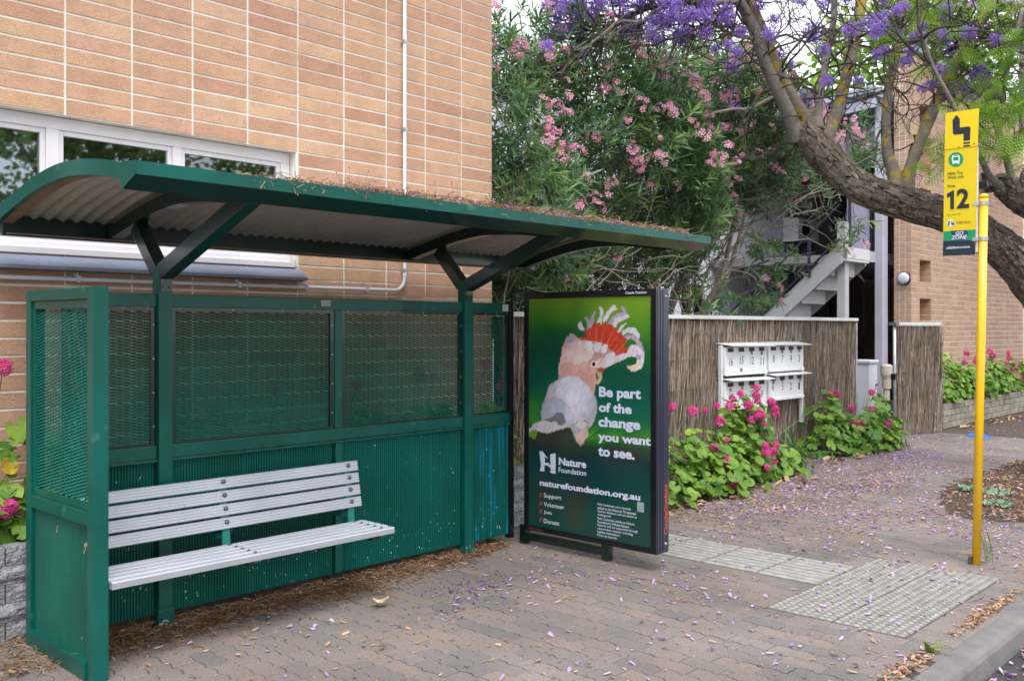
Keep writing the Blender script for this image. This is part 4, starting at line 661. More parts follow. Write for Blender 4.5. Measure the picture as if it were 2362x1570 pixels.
arch('end_flange', 1.80, 1.86, .064, .070, DUST); arch('end_flange', 5.99, 6.05, .064, .070, GALV)
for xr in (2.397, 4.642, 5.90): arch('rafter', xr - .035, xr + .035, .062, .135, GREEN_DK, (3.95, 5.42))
pts = [p for p in ARC]; nx = int((6.05 - 1.80) / .0127); m = MB()
sheet(m, [1.80 + i * .0127 for i in range(nx)], range(len(pts)), lambda x, j: (x, pts[int(j)][0], pts[int(j)][1] - .030 + .011 * math.sin(2 * math.pi * x / .0762)))
m.build('corrugated_roof', ROOFSHEET, sh, smooth=True)
rbox('back_beam', (1.80, 6.05, 5.43, 5.50, 2.095, 2.205), GREEN_DK); rbox('beam_flange', (1.82, 6.03, 5.385, 5.429, 2.103, 2.109), DUST, bevel=0)
rbox('front_beam', (1.80, 6.05, 3.945, 3.99, 2.20, 2.285), GREEN_DK)
GP = [(3.795, 2.292), (3.795, 2.236), (3.915, 2.186), (3.94, 2.20), (3.94, 2.29), (3.932, 2.29), (3.93, 2.212), (3.80, 2.268), (3.80, 2.292)]
m = MB(); m.prism(GP[3:] + [(3.795, 2.292), (3.795, 2.236), (3.8, 2.234), (3.92, 2.19)], 'x', 1.772, 6.21); m.build('front_gutter', GREEN, sh)
m = MB(); m.prism([(3.7955, 2.2345), (3.915, 2.1855), (3.9165, 2.1885), (3.797, 2.2375)], 'x', 1.774, 6.208); m.build('gutter_shade', GREEN_DK, sh)  # dark sheet added to paint the shade on the gutter's underside
for xg in (1.769, 6.211): m = MB(); m.prism([(3.795, 2.293), (3.795, 2.236), (3.915, 2.186), (3.94, 2.20), (3.94, 2.30)], 'x', xg - .002, xg + .002); m.build('gutter_end_cap', GREEN, sh)
for k in range(3): rbox('joint_cover', (2.45 + k * 1.2, 3.1 + k * 1.2 - .05, 3.941, 3.944, 2.188, 2.198), DUST, bevel=0)
# wall frame
SEG = [(1.875, 2.358), (2.436, 3.507), (3.562, 4.603), (4.681, 5.11)]
for a, b in ((1.875, 2.358), (2.436, 4.603), (4.681, 5.11)):
    rbox('top_rail', (a, b, 4.81, 4.85, 1.714, 1.784)); rbox('mid_rail', (a, b, 4.808, 4.852, .908, .978)); rbox('mid_rail_lip', (a, b, 4.80, 4.807, .893, .905), bevel=0)
rbox('mullion', (3.508, 3.561, 4.812, 4.848, .979, 1.713)); rbox('mullion', (3.508, 3.561, 4.805, 4.849, .085, .892))
rbox('end_post', (5.075, 5.115, 4.80, 4.86, .05, 1.8), BLACK)
def mesh_panel(name, orig, ax, nrm, w, h, parent, m, sh_=.0104):
    """expanded metal: short tilted strands in offset columns, in a thin border"""
    b = MB(); orig = Vector(orig); ax = Vector(ax); nrm = Vector(nrm); cw = .0345; ph = .0157; nc = int(w / cw); nr = int(h / ph); cw = w / nc; ph = h / nr
    up = Vector((0, 0, 1)); vs = []; fs = []
    for c in range(nc):
        for r in range(nr):
            z = (r + (.5 if c % 2 else 0)) * ph; o = orig + ax * (c * cw)
            if z + .013 > h: continue
            k = len(vs); e = .0035
            vs += [o + up * (z + .0012), o + ax * (cw * .5) + up * z, o + ax * cw + up * (z + .0012), o + ax * (cw) + up * (z + sh_) - nrm * .014, o + ax * (cw * .5) + up * (z + sh_ + .002) - nrm * .0155, o + up * (z + sh_) - nrm * .014]
            fs += [(k, k + 1, k + 4, k + 5), (k + 1, k + 2, k + 3, k + 4)]
    b.add(vs, fs); return b.build(name, m, parent)
for a, b in SEG:
    zl, zh = .979, 1.713
    f = link('mesh_panel', None, sh); WM[f.name] = Matrix.Identity(4)
    mesh_panel('expanded_mesh', (a + .03, 4.828, zl + .012), (1, 0, 0), (0, -1, 0), b - a - .06, zh - zl - .03, f, GREEN_MESH)
    m = MB(); m.box(a + .002, a + .03, 4.819, 4.839, zl, zh); m.box(b - .03, b - .002, 4.819, 4.839, zl, zh); m.box(a + .03, b - .03, 4.819, 4.839, zh - .02, zh); m.box(a + .03, b - .03, 4.819, 4.839, zl + .002, zl + .014)
    m.build('mesh_border', GREEN_DK, f)
    m = MB()
    for q in range(4): m.lathe([(.006, 0), (.004, -.005)], (b - .016, 4.819, zl + .1 + q * .18), 6, axis='y')
    for q in range(4): m.lathe([(.005, 0), (.003, -.004)], (a + .05 + (b - a - .1) * q / 3, 4.819, zh - .008), 6, axis='y')
    m.build('rivet', BOLT_L, f, kind='stuff')
def ribbed(name, a, b, z0, z1, parent, m, axis='x', at=4.83, sgn=-1, pitch=.0165):
    n = int((b - a) / pitch); prof = [(0, 0), (.18, 0), (.32, .0075), (.5, .009), (.68, .0075), (.82, 0)]; U = []; D = []
    for i in range(n):
        for u, d in prof: U.append(a + (i + u) * (b - a) / n); D.append(d)
    U.append(b); D.append(0); mb = MB()
    if axis == 'x': vs = [(u, at + sgn * d, z) for z in (z0, z1) for u, d in zip(U, D)]
    else: vs = [(at + sgn * d, u, z) for z in (z0, z1) for u, d in zip(U, D)]
    k = len(U); fs = [(i, i + 1, k + i + 1, k + i) for i in range(k - 1)]
    if axis != 'x': fs = [f[::-1] for f in fs]
    mb.add(vs, fs); return mb.build(name, m, parent)
for i, (a, b) in enumerate(SEG):
    o = ribbed('ribbed_panel', a + .01, b - .01, .082, .891, sh, GREEN_BLUE if i == 3 else GREEN_RIB)
    if i == 3: o['label'] = 'ribbed panel streaked with bright blue paint'
    m = MB(); m.box(a, b, 4.832, 4.838, .078, .893); m.build('backing_sheet', GREEN_DK, sh)
m = MB(); m.box(3.40, 3.47, 4.8055, 4.809, 1.735, 1.772); m.build('maker_plate', mat('grey plate', (.25, .26, .27), .4, .3, var=(200, .4)), sh)
m = MB(); m.box(5.0, 5.06, 4.8055, 4.809, 1.725, 1.775); m.build('sticker', mat('sticker paper', (.55, .6, .62), .5, var=(160, .6)), sh)
# paint chips scattered on the steel
m = MB()
for _ in range(150):
    i = random.choice((1, 1, 2, 2, 3, 0)); x = random.uniform(SEG[i][0] + .05, SEG[i][1] - .05); z = random.choice((random.uniform(.1, .3), random.uniform(.1, .85))); s = random.uniform(.002, .006)
    m.add([(x + s * math.cos(a) * random.uniform(.5, 1), 4.8195, z + 1.8 * s * math.sin(a) * random.uniform(.5, 1)) for a in (0, 1.2, 2.4, 3.7, 5)], [(0, 1, 2, 3, 4)])
m.build('paint_chip', mat('chipped paint', (.35, .45, .42), .8, var=(60, .4)), sh, kind='stuff')
m = MB()
for xp in (2.397, 4.642):
    for _ in range(26):
        x, z, s = xp + random.uniform(-.04, .04), .004 + abs(random.gauss(0, .028)), random.uniform(.003, .010); m.add([(x + s * math.cos(a) * random.uniform(.5, 1), 4.7815, z + s * math.sin(a) * random.uniform(.4, 1)) for a in (0, 1.2, 2.4, 3.7, 5)], [(0, 1, 2, 3, 4)])
m.build('paint_chip', mat('bare primer', (.42, .46, .42), .85, var=(60, .4)), sh, kind='stuff')
# end screen
es = link('end_screen', None, sh); WM[es.name] = Matrix.Identity(4)
EX0, EX1 = 1.80, 1.872
rbox('screen_post', (EX0, EX1, 4.285, 4.35, 0, 1.79), parent=es); rbox('screen_post', (EX0, EX1, 5.03, 5.09, 0, 1.79), parent=es)
rbox('screen_rail', (EX0, EX1, 4.351, 5.029, 1.735, 1.7895), parent=es); rbox('screen_rail', (EX0 + .002, EX1, 4.351, 5.029, .70, .765), parent=es)
rbox('kick_plate', (EX0 - .012, EX0 + .05, 4.351, 5.06, .004, .085), parent=es)
m = MB(); m.box(EX0 + .012, EX0 + .03, 4.351, 4.375, .766, 1.734); m.box(EX0 + .012, EX0 + .03, 5.0, 5.029, .766, 1.734); m.box(EX0 + .012, EX0 + .03, 4.375, 5.0, 1.695, 1.734); m.box(EX0 + .012, EX0 + .03, 4.375, 5.0, .766, .80); m.build('mesh_border', GREEN, es, bevel=.002)
mesh_panel('expanded_mesh', (EX0 + .02, 5.0, .802), (0, -1, 0), (-1, 0, 0), .625, .89, es, GREEN_MESH, .0138)
ribbed('screen_panel', 4.352, 5.028, .08, .70, es, mat('scuffed green sheet', (.003, .10, .068), .35, var=(2., .25), coat=.25, stain=((.2, .25, .2), 26, .70, .04), streak=((.01, .15, .11), 2, .6, .2)), 'y', EX0 + .03, -1, .02)
m = MB(); m.box(EX0 + .032, EX0 + .036, 4.352, 5.028, .08, .70); m.build('backing_sheet', GREEN_DK, es)
m = MB()
for (y, z) in ((4.74, .63), (4.745, .615), (4.735, .64), (4.42, .60), (4.41, .585), (4.425, .57), (4.40, .61)):
    s = random.uniform(.008, .016); m.add([(EX0 + .0195, y + s * math.cos(a) * random.uniform(.5, 1), z + s * math.sin(a) * random.uniform(.6, 1.3)) for a in (0, 1, 2, 3, 4, 5)], [(0, 5, 4, 3, 2, 1)])
m.build('dirt_mark', mat('mud mark', (.3, .24, .17), .9, var=(90, .5)), es, kind='stuff')

# ------------------------------------------------------------------ bench
bn = thing('bench', 'silver aluminium slatted bench inside the green shelter', 'bench', (2.7, 4.45, .4))
BX0, BX1 = 1.876, 3.525
def slat(parent, name, c, w, t, tilt):
    """grooved extrusion along X; c=(y,z) centre of the outer face, w width, t thickness, tilt = angle of the outer normal above -Y"""
    n = Vector((0, -math.cos(tilt), math.sin(tilt))); s = Vector((0, math.sin(tilt), math.cos(tilt)))
    pr = [(-w / 2, -t), (-w / 2, -.006), (-w / 2 + .005, 0)]
    for k in (-.25, 0., .25): pr += [(k * w - .0042, 0), (k * w - .0026, -.0045), (k * w + .0026, -.0045), (k * w + .0042, 0)]
    pr += [(w / 2 - .005, 0), (w / 2, -.006), (w / 2, -t)]
    def P(x, q): return Vector((x, c[0], c[1])) + s * q[0] + n * q[1]
    k = len(pr); mb = MB(); vs = [P(x, q) for x in (BX0, BX1) for q in pr]
    fs = [(i, (i + 1) % k, k + (i + 1) % k, k + i) for i in range(k)] + [tuple(range(k))[::-1], tuple(range(k, 2 * k))]
    return mb.add(vs, fs).build(name, ALU, parent)
bmesh_bolt = MB().lathe([(.0125, .0008), (.012, .004), (.007, .0075), (.002, .0085)], (0, 0, 0), 12).mesh('bolt', BOLT, True)
BXS = (2.63, 3.455)
def bolt_at(parent, p, nrm, sc=1.): return link('bolt', bmesh_bolt, parent, Matrix.Translation(Vector(p)) @ Vector(nrm).to_track_quat('Z', 'Y').to_matrix().to_4x4() @ Matrix.Scale(sc, 4))
TL = R(10)
for k in range(4):
    z = .772 - k * .0705; y = 4.605 - k * .012; s = slat(bn, 'back_slat', (y, z), .061, .028, TL)
    for xb in BXS: bolt_at(s, (xb, y - .0003 * math.cos(TL), z + .006), (0, -math.cos(TL), math.sin(TL)))
for k in range(5):
    y = 4.535 - k * .0625; s = slat(bn, 'seat_slat', (y, .45 - (.0 if k < 4 else .002)), .0525, .034 if k == 4 else .026, R(90))
    for xb in BXS: bolt_at(s, (xb, y + .004, .4502), (0, 0, 1), .8)
for xb in BXS:
    m = MB(); path = [(4.635, .80), (4.585, .52), (4.58, .45), (4.565, .415), (4.53, .405), (4.27, .408)]
    for i in range(len(path) - 1):
        a, b = path[i], path[i + 1]; m.bar((xb, a[0], a[1]), (xb, b[0], b[1]), .045, .012, (0, 1, .01) if i < 3 else (0, 0, 1))
    m.box(xb - .03, xb + .03, 4.63, 4.80, .47, .50); m.build('bench_bracket', mat('teal bracket paint', (.005, .17, .135), .35, var=(6, .1)), bn)
    m = MB(); m.box(xb - .075, xb - .03, 4.70, 4.80, .555, .60); m.build('fixing_lug', GREEN_DK, bn); m = MB(); m.lathe([(.012, 0), (.012, -.012), (.006, -.02)], (xb - .05, 4.70, .575), 8, axis='y'); m.build('bolt', BOLT_L, bn)
for xb in (2.63, 3.43): m = MB(); m.prism([(4.30, .409), (4.36, .409), (4.35, .385), (4.32, .38)], 'x', xb - .03, xb + .03); m.build('foot_bracket', BLACK, bn)

# ------------------------------------------------------------------ advertising panel
ad = thing('advertising_panel', 'tall black framed advertising panel showing a pink cockatoo poster', 'advertising panel', (5.2, 4.1, 0))
AX = 5.13; AY0, AY1, AZ0, AZ1 = 3.541, 4.713, .122, 1.86
rbox('case', (AX + .012, AX + .145, AY0, AY1, AZ0, AZ1), NAVY, ad, .006)
m = MB(); m.box(AX, AX + .0118, AY0 + .002, 3.585, AZ0, AZ1); m.box(AX, AX + .0118, 4.672, AY1, AZ0, AZ1); m.box(AX, AX + .0118, 3.5855, 4.6715, 1.815, AZ1); m.box(AX, AX + .0118, 3.5855, 4.6715, AZ0, .157); m.build('front_frame', BLACK, ad, bevel=.002)
for k in range(2): m = MB(); m.box(AX + .045 + .03 * k, AX + .051 + .03 * k, AY0 - .003, AY0 - .0005, AZ0 + .01, AZ1 - .01); m.build('edge_ridge', NAVY, ad)
for z in (.18, 1.81): m = MB(); m.lathe([(.011, 0), (.009, -.006), (.003, -.008)], (AX + .105, AY0 - .0005, z), 10, axis='y'); m.build('bolt', BOLT_L, ad)
for y in (4.0, 4.77): rbox('foot_post', (AX + .045, AX + .10, y - .03, y + .03, 0, .121 if y < 4.2 else .14), GREEN_DK, ad)
rbox('foot_rail', (AX + .05, AX + .095, 4.031, 4.739, .03, .085), GREEN_DK, ad)
def plate(name, pl, x0, x1, m, parent, bevel=0):
    ar = sum(pl[j][0] * pl[(j + 1) % len(pl)][1] - pl[(j + 1) % len(pl)][0] * pl[j][1] for j in range(len(pl)))
    return MB().prism(pl if ar > 0 else pl[::-1], 'x', x0, x1).build(name, m, parent)
# poster: one flat printed sheet; its ink is a fine grid of colours computed here (background blur, then feathered shapes)
PC_ = dict(dark=(.045, .03, .028), lime=(.13, .30, .02), dkgreen=(.01, .06, .02), crestwhite=(.68, .62, .68), lilac=(.44, .34, .46), red=(.52, .05, .025), redlight=(.72, .22, .10), reddark=(.26, .02, .018), cream=(.68, .58, .46), headpink=(.70, .44, .40), pinkwhite=(.74, .58, .56), pink=(.68, .36, .34), rose=(.60, .29, .26), beak=(.48, .45, .22), eyering=(.74, .68, .66), black=(.006, .006, .008), bodywhite=(.64, .62, .74), tailpale=(.58, .53, .57), greyblue=(.40, .45, .60), grey=(.18, .17, .21), brown=(.22, .13, .10), salmon=(.60, .40, .36), bodyshade=(.46, .41, .48), lettering=(.62, .66, .82), slashpink=(.65, .06, .12))
def pmat(k): return mat('print ' + k, PC_[k], .4, var=None, coat=.5)
def vnoise(u, v, seed):
    """smooth value noise on arrays"""
    r_ = np.random.default_rng(seed); T = r_.random((64, 64)); ui = np.floor(u).astype(int); vi = np.floor(v).astype(int); fu = u - ui; fv = v - vi; fu = fu * fu * (3 - 2 * fu); fv = fv * fv * (3 - 2 * fv)
    a = T[vi % 64, ui % 64]; b = T[vi % 64, (ui + 1) % 64]; c = T[(vi + 1) % 64, ui % 64]; d = T[(vi + 1) % 64, (ui + 1) % 64]
    return (a * (1 - fu) + b * fu) * (1 - fv) + (c * (1 - fu) + d * fu) * fv
def inside(poly, y, z):
    r_ = np.zeros(y.shape, bool); n = len(poly)
    for i in range(n):
        (y0, z0), (y1, z1) = poly[i], poly[(i + 1) % n]
        if z0 == z1: continue
        r_ ^= ((z0 > z) != (z1 > z)) & (y < (y1 - y0) * (z - z0) / (z1 - z0) + y0)
    return r_
PY0, PY1, PZ0, PZ1 = 3.5855, 4.6715, .1575, 1.8145; GW, GH, SSA = 330, 500, 2
yy, zz_ = np.meshgrid(np.linspace(PY1, PY0, GW * SSA), np.linspace(PZ0, PZ1, GH * SSA))
h = (zz_ - PZ0) / (PZ1 - PZ0) + .16 * (vnoise(yy * 3.1, zz_ * 3.1, 1) - .5) + .05 * (vnoise(yy * 9, zz_ * 9, 2) - .5)
stops = [(0, (.007, .05, .042)), (.12, (.008, .06, .048)), (.24, (.005, .045, .045)), (.33, (.012, .028, .03)), (.40, (.015, .07, .028)), (.455, (.05, .24, .02)), (.51, (.012, .15, .04)), (.60, (.003, .095, .06)), (.74, (.003, .072, .04)), (.83, (.012, .13, .02)), (.90, (.07, .24, .014)), (.96, (.15, .30, .015)), (1.1, (.20, .32, .02))]
sp_ = [s[0] for s in stops]; img = np.stack([np.interp(h, sp_, [s[1][k] for s in stops]) for k in range(3)], -1)
low = np.clip((.42 - (zz_ - PZ0) / (PZ1 - PZ0)) / .12, 0, 1)
for cy, cz, r_, col_, al in ((4.5, .42, .12, (.05, .02, .012), .5), (4.2, .45, .1, (.05, .022, .02), .55), (3.75, .8, .1, (.06, .03, .03), .5), (3.9, .72, .09, (.05, .03, .03), .45), (4.25, .3, .09, (.09, .05, .02), .4), (4.0, .55, .14, (.002, .03, .04), .5), (3.7, .62, .1, (.0, .06, .05), .4), (4.62, 1.02, .07, (.05, .25, .02), .7), (4.6, .9, .05, (.05, .3, .02), .5)):
    a = (al * np.exp(-((yy - cy) ** 2 + (zz_ - cz) ** 2) / r_ ** 2))[..., None]; img = img * (1 - a) + np.array(col_) * a
st_ = vnoise(yy * 70, zz_ * 7, 4) - .5
sharp = {'black', 'eyering', 'redlight', 'reddark', 'lime', 'dkgreen'}
wy = (vnoise(yy * 95, zz_ * 60, 5) - .5) * .016 + (vnoise(yy * 240, zz_ * 120, 6) - .5) * .012
wz = (vnoise(yy * 60, zz_ * 95, 7) - .5) * .016 + (vnoise(yy * 120, zz_ * 240, 8) - .5) * .012
diag = vnoise((yy * .85 + zz_ * .5) * 210, (zz_ * .85 - yy * .5) * 34, 9) - .5; blot = vnoise(yy * 26, zz_ * 26, 10) - .5
for k, pl in POSTER:
    if k in ('lettering', 'slashpink'): continue
    amp = .5 if k == 'dark' else .12 if k in ('black', 'eyering', 'beak') else (.35 if k in sharp else (1.3 if k == 'dark' else .62))
    ys = [p[0] for p in pl]; zs = [p[1] for p in pl]; m_ = .015
    jx = np.nonzero((yy[0] > min(ys) - m_) & (yy[0] < max(ys) + m_))[0]; iz = np.nonzero((zz_[:, 0] > min(zs) - m_) & (zz_[:, 0] < max(zs) + m_))[0]
    if not len(jx) or not len(iz): continue
    sl = np.s_[iz[0]:iz[-1] + 1, jx[0]:jx[-1] + 1]
    ins = inside(pl, yy[sl] + wy[sl] * amp, zz_[sl] + wz[sl] * amp).astype(float)
    nb = 1 if k in ('black', 'eyering') else (46 if k in ('dark',) else (6 if k in ('pinkwhite', 'pink', 'rose', 'bodyshade', 'salmon', 'greyblue', 'tailpale') else 2))
    for _ in range(nb):                                              # soften the printed edge
        q = ins.copy(); q[1:-1, 1:-1] = (ins[1:-1, 1:-1] * 2 + ins[:-2, 1:-1] + ins[2:, 1:-1] + ins[1:-1, :-2] + ins[1:-1, 2:]) / 6; ins = q
    c = np.array(PC_[k])[None, None] * (1 + (0 if k in ('black',) else .34) * diag[sl] + .22 * blot[sl])[..., None]
    if k == 'bodywhite':
        r2 = ((yy[sl] - 4.28) / .17) ** 2 + ((zz_[sl] - 1.14) / .20) ** 2; c = c * np.clip(1.12 - .30 * r2, .6, 1.12)[..., None]
    if k == 'headpink':
        r2 = ((yy[sl] - 4.29) / .16) ** 2 + ((zz_[sl] - 1.40) / .16) ** 2; c = c * np.clip(1.12 - .26 * r2, .65, 1.12)[..., None]
    al = np.clip((zz_[sl] - .68) / .2, 0, 1) if k == 'dark' else (.8 if k in ('pink', 'rose', 'pinkwhite', 'greyblue', 'brown', 'redlight', 'reddark') else 1.); a = (ins * al)[..., None]; img[sl] = img[sl] * (1 - a) + c * a
img = img.reshape(GH, SSA, GW, SSA, 3).mean((1, 3)); img = np.clip(img, 0, 1)
gy, gz = np.meshgrid(np.linspace(PY1, PY0, GW), np.linspace(PZ0, PZ1, GH)); V = np.stack([np.full(gy.shape, AX + .0095), gy, gz], -1).reshape(-1, 3)
ii = (np.arange(GH - 1)[:, None] * GW + np.arange(GW - 1)[None]).ravel(); F4 = np.stack([ii, ii + 1, ii + GW + 1, ii + GW], 1)
pm = bpy.data.materials.new('poster print'); pm.use_nodes = True; b = pm.node_tree.nodes['Principled BSDF']; b.inputs['Roughness'].default_value = .35; b.inputs['Coat Weight'].default_value = .55; b.inputs['Coat Roughness'].default_value = .02
an = pm.node_tree.nodes.new('ShaderNodeAttribute'); an.attribute_name = 'ink'; pm.node_tree.links.new(an.outputs['Color'], b.inputs['Base Color'])
pme = mesh_np('poster', V, F4.ravel(), np.full(len(F4), 4), [pm], None, None, True)
ca = pme.attributes.new('ink', 'FLOAT_COLOR', 'POINT'); ca.data.foreach_set('color', np.concatenate([img.reshape(-1, 3), np.ones((GW * GH, 1))], 1).astype(np.float32).ravel())
po = link('poster', pme, ad); MB().box(AX + .0098, AX + .0115, PY0, PY1, PZ0, PZ1).build('poster_backing', BLACK, ad)
for k, pl in POSTER:
    if k not in ('lettering', 'slashpink'): continue
    plate('logo_mark' if k == 'lettering' else 'slash_mark', pl, AX + .0086, AX + .0092, pmat(k), po)
for s, k, ya, yb, z0, z1 in POSTER_TEXT:
    letter(s, (AX + .0088, ya, z0), (0, -1, 0), (0, 0, 1), abs(ya - yb), z1 - z0, po, pmat(k), bold=.04 if len(s) < 16 and s[0] in 'Bocy' or s in ('to see.', 'Nature') or 'org' in s else .012)
m = MB(); m.box(AX + .0086, AX + .009, 3.645, 3.70, .385, .45)      # pale square where a printed code sits; the code itself is left out
m.build('blank_square', mat('print pale square', (.30, .36, .40), .4, var=(30, .15)), po)
letter('Claude Outdoor', (AX - .0008, 3.79, 1.829), (0, -1, 0), (0, 0, 1), .175, .017, ad, mat('white print', (.7, .72, .75), .5, var=None), .02)
letter('Claude Outdoor', (AX - .0008, 4.665, .132), (0, -1, 0), (0, 0, 1), .14, .016, ad, mat('dull orange print', (.22, .045, .02), .5, var=None), .02)
letter('ClaudeOutdoor', (AX + .128, AY0 - .0011, .24), (0, 0, 1), (-1, 0, 0), .335, .042, ad, mat('orange print', (.50, .085, .035), .5, var=None), .02)

# ------------------------------------------------------------------ yellow stop pole and sign
sp = thing('bus_stop_sign', 'yellow bus stop flag sign numbered 12 on a tall yellow pole', 'bus stop sign', (6.83, 2.10, 0))
a, b_ = Vector((6.828, 2.105, 0)), Vector((6.862, 2.067, 2.485))
m = MB(); m.tube([a, a.lerp(b_, .5), b_], .0275, 20); pole = m.build('pole', YEL, sp, smooth=True)
m = MB(); m.lathe([(.029, 0), (.029, .012), (.026, .022), (.016, .029), (.004, .031)], (b_.x, b_.y, b_.z - .002), 20); m.build('pole_cap', YEL, pole, smooth=True)
for z in (2.446, 2.205):
    c = a.lerp(b_, z / 2.485); m = MB(); m.lathe([(.0305, -.013), (.0305, .013)], c, 20); m.box(c.x - .03, c.x + .006, c.y + .02, c.y + .06, z - .012, z + .012); m.build('clamp_band', GALV, sp); m = MB(); m.lathe([(.007, 0), (.007, .02)], (c.x - .02, c.y + .045, z - .03), 8); m.build('clamp_bolt', BOLT, sp)
m = MB(); m.box(6.838, 6.858, 2.10, 2.124, 2.115, 2.83); m.build('back_channel', mat('white channel', (.62, .64, .68), .4, .2, var=(5, .06)), sp, bevel=.003)
m = MB(); m.box(6.80, 6.83, 2.128, 2.15, 0.0, .05); m.build('base_lug', BOLT, sp)
SG = dict(signyellow=(.80, .60, .004), signyellow2=(.76, .58, .006), signgreen=(.005, .29, .115), signnavy=(.012, .022, .045), signink=(.014, .018, .032), signwhite=(.78, .80, .82), signblue=(.01, .045, .17))
def smat(k): return mat(k, SG[k], .45, var=(5, .04), spec=.4)
SX = 6.83
arrow = plate('arrow_plate', SIGN_PLATES[0][1], SX + .0005, SX + .004, smat('signyellow'), sp)
main = plate('stop_plate', [SIGN_PLATES[1][1][0], SIGN_PLATES[1][1][1], SIGN_PLATES[3][1][2], SIGN_PLATES[3][1][3]], SX + .0042, SX + .0075, smat('signyellow2'), sp)
plate('green_band', SIGN_PLATES[2][1], SX + .0034, SX + .0041, smat('signgreen'), main); plate('navy_band', SIGN_PLATES[3][1], SX + .0034, SX + .0041, smat('signnavy'), main)
for i, (k, pl) in enumerate(SIGN_MARKS):
    up = i < 3; x1 = SX - .0001 - i * .00012 if up else SX + .0033 - (i - 3) * .00022
    plate(['arrow_mark', 'arrow_dash', 'arrow_dash', 'bus_roundel', 'bus_body', 'bus_windscreen', 'bus_header', 'hail_roundel', 'hail_hand', 'hail_bus', 'hail_window', 'zone_shield', 'digit_one'][i], pl, x1 - .0002, x1, smat(k), arrow if up else main)
for s, k, ya, yb, z0, z1, bo, shr in SIGN_TEXT:
    letter(s, (SX + .0008, ya, z0), (0, -1, 0), (0, 0, 1), abs(ya - yb), z1 - z0, main, smat(k), bo, shr)
for y in (2.32, 2.22, 2.12): m = MB(); m.lathe([(.005, 0), (.004, -.003)], (SX, y, 2.835 - (2.32 - y) * -.09), 8, axis='x'); m.build('rivet', mat('rusty rivet', (.2, .08, .03), .8, var=None), sp)

# ------------------------------------------------------------------ brush fence, gate and letterboxes
def brush(mb_n, p0, p1, z0, z1, yoff, density, tmax=.03):
    """sticks in front of the plane from p0 to p1 (x, y), near-upright thin prisms"""
    P0 = np.array(p0, float); P1 = np.array(p1, float); L_ = np.linalg.norm(P1 - P0); d = (P1 - P0) / L_; nr = np.array([d[1], -d[0]])
    n = int(L_ * density); mb = MB(); vs = []; fs = []
    for i in range(n):
        u = random.random() * L_; o = random.random() ** 1.5 * tmax; zc = random.uniform(z0, z1); hl = random.uniform(.1, .36); za = max(z0 + random.uniform(-.04, .04), zc - hl); zb = min(z1 + random.uniform(-.02, .0), zc + hl)
        r = random.uniform(.0022, .0062); tl = random.gauss(0, .075) * (zb - za); tn = random.gauss(0, .05) * (zb - za); k = len(vs)
        for z, uu, oo, rr in ((za, u, o, r), (zb, u + tl, max(0, o + tn), r * .6)):
            c = P0 + d * uu + nr * (yoff + oo)
            for q in range(3): an = 2.09 * q + i; e = d * math.cos(an) * rr + nr * math.sin(an) * rr; vs.append((c[0] + e[0], c[1] + e[1], z))
        fs += [(k, k + 1, k + 4, k + 3), (k + 1, k + 2, k + 5, k + 4), (k + 2, k, k + 3, k + 5), (k + 3, k + 4, k + 5)]
    V = np.array(vs); loops = np.concatenate([np.array(f) for f in fs]); tot = np.array([len(f) for f in fs]); mk = np.zeros(len(fs), int)
    return mesh_np(mb_n, V, loops, tot, [STICK], mk, np.repeat(rng.random(n), 6))
fn = thing('brush_fence', 'brown brush fence of bound twigs with a white cap', 'fence', (9.4, 5.6, 0))
FX1 = 12.86
m = MB(); m.box(5.82, FX1, 5.605, 5.70, 0, 1.70); m.build('brush_core', BRUSHCORE, fn)
tag(link('brush_twigs', brush('brush_twigs', (5.82, 5.60), (FX1 + .02, 5.60), .0, 1.705, -.006, 2100), fn), kind='stuff')
tag(link('brush_twigs', brush('brush_twigs', (FX1, 5.60), (FX1 + .01, 5.72), .0, 1.70, -.004, 2400), fn), kind='stuff')
for z in (.32, .62, .94, 1.26, 1.55): m = MB(); m.tube([(5.82 + k * .4, 5.567 + random.uniform(-.006, .004), z + random.uniform(-.008, .008)) for k in range(18)] + [(FX1, 5.567, z)], .0022, 5); m.build('binding_wire', WIRE, fn)
for a, b in ((5.8, 10.25), (10.256, 12.45), (12.456, 12.94)): m = MB(); m.prism([(5.535, 1.70), (5.535, 1.742), (5.74, 1.742), (5.74, 1.70)], 'x', a, b); m.build('fence_cap', mat('off white cap', (.62, .62, .63), .45, var=(3, .1)), fn, bevel=.004)
m = MB(); m.tube([(FX1 + .05, 5.56, 0), (FX1 + .05, 5.56, 1.68)], .02, 10); m.build('fence_post', GALV, fn)
GA, GB = (14.06, 5.47), (15.04, 5.17)
gt = thing('brush_gate', 'narrow brush gate on a galvanised pipe standing by the brown brick corner', 'gate', (14.5, 5.3, 0))
d = Vector((GB[0] - GA[0], GB[1] - GA[1], 0)).normalized(); nr = Vector((d.y, -d.x, 0))
def gbox(name, u0, u1, o0, o1, z0, z1, m, bevel=0):
    A = Vector((GA[0], GA[1], 0)); mb = MB(); vs = [A + d * u + nr * o + Vector((0, 0, z)) for z in (z0, z1) for u, o in ((u0, o0), (u0, o1), (u1, o1), (u1, o0))]
    mb.add(vs, [(3, 2, 1, 0), (4, 5, 6, 7), (0, 1, 5, 4), (1, 2, 6, 5), (2, 3, 7, 6), (3, 0, 4, 7)]); return mb.build(name, m, gt, bevel=bevel)
gbox('brush_core', .06, .98, -.07, -.005, .06, 1.63, BRUSHCORE)
g1 = (GA[0] + d.x * .05, GA[1] + d.y * .05); g2 = (GA[0] + d.x * 1.05, GA[1] + d.y * 1.05)
tag(link('brush_twigs', brush('brush_twigs', g1, g2, .05, 1.64, -.005, 2300, .04), gt), kind='stuff')
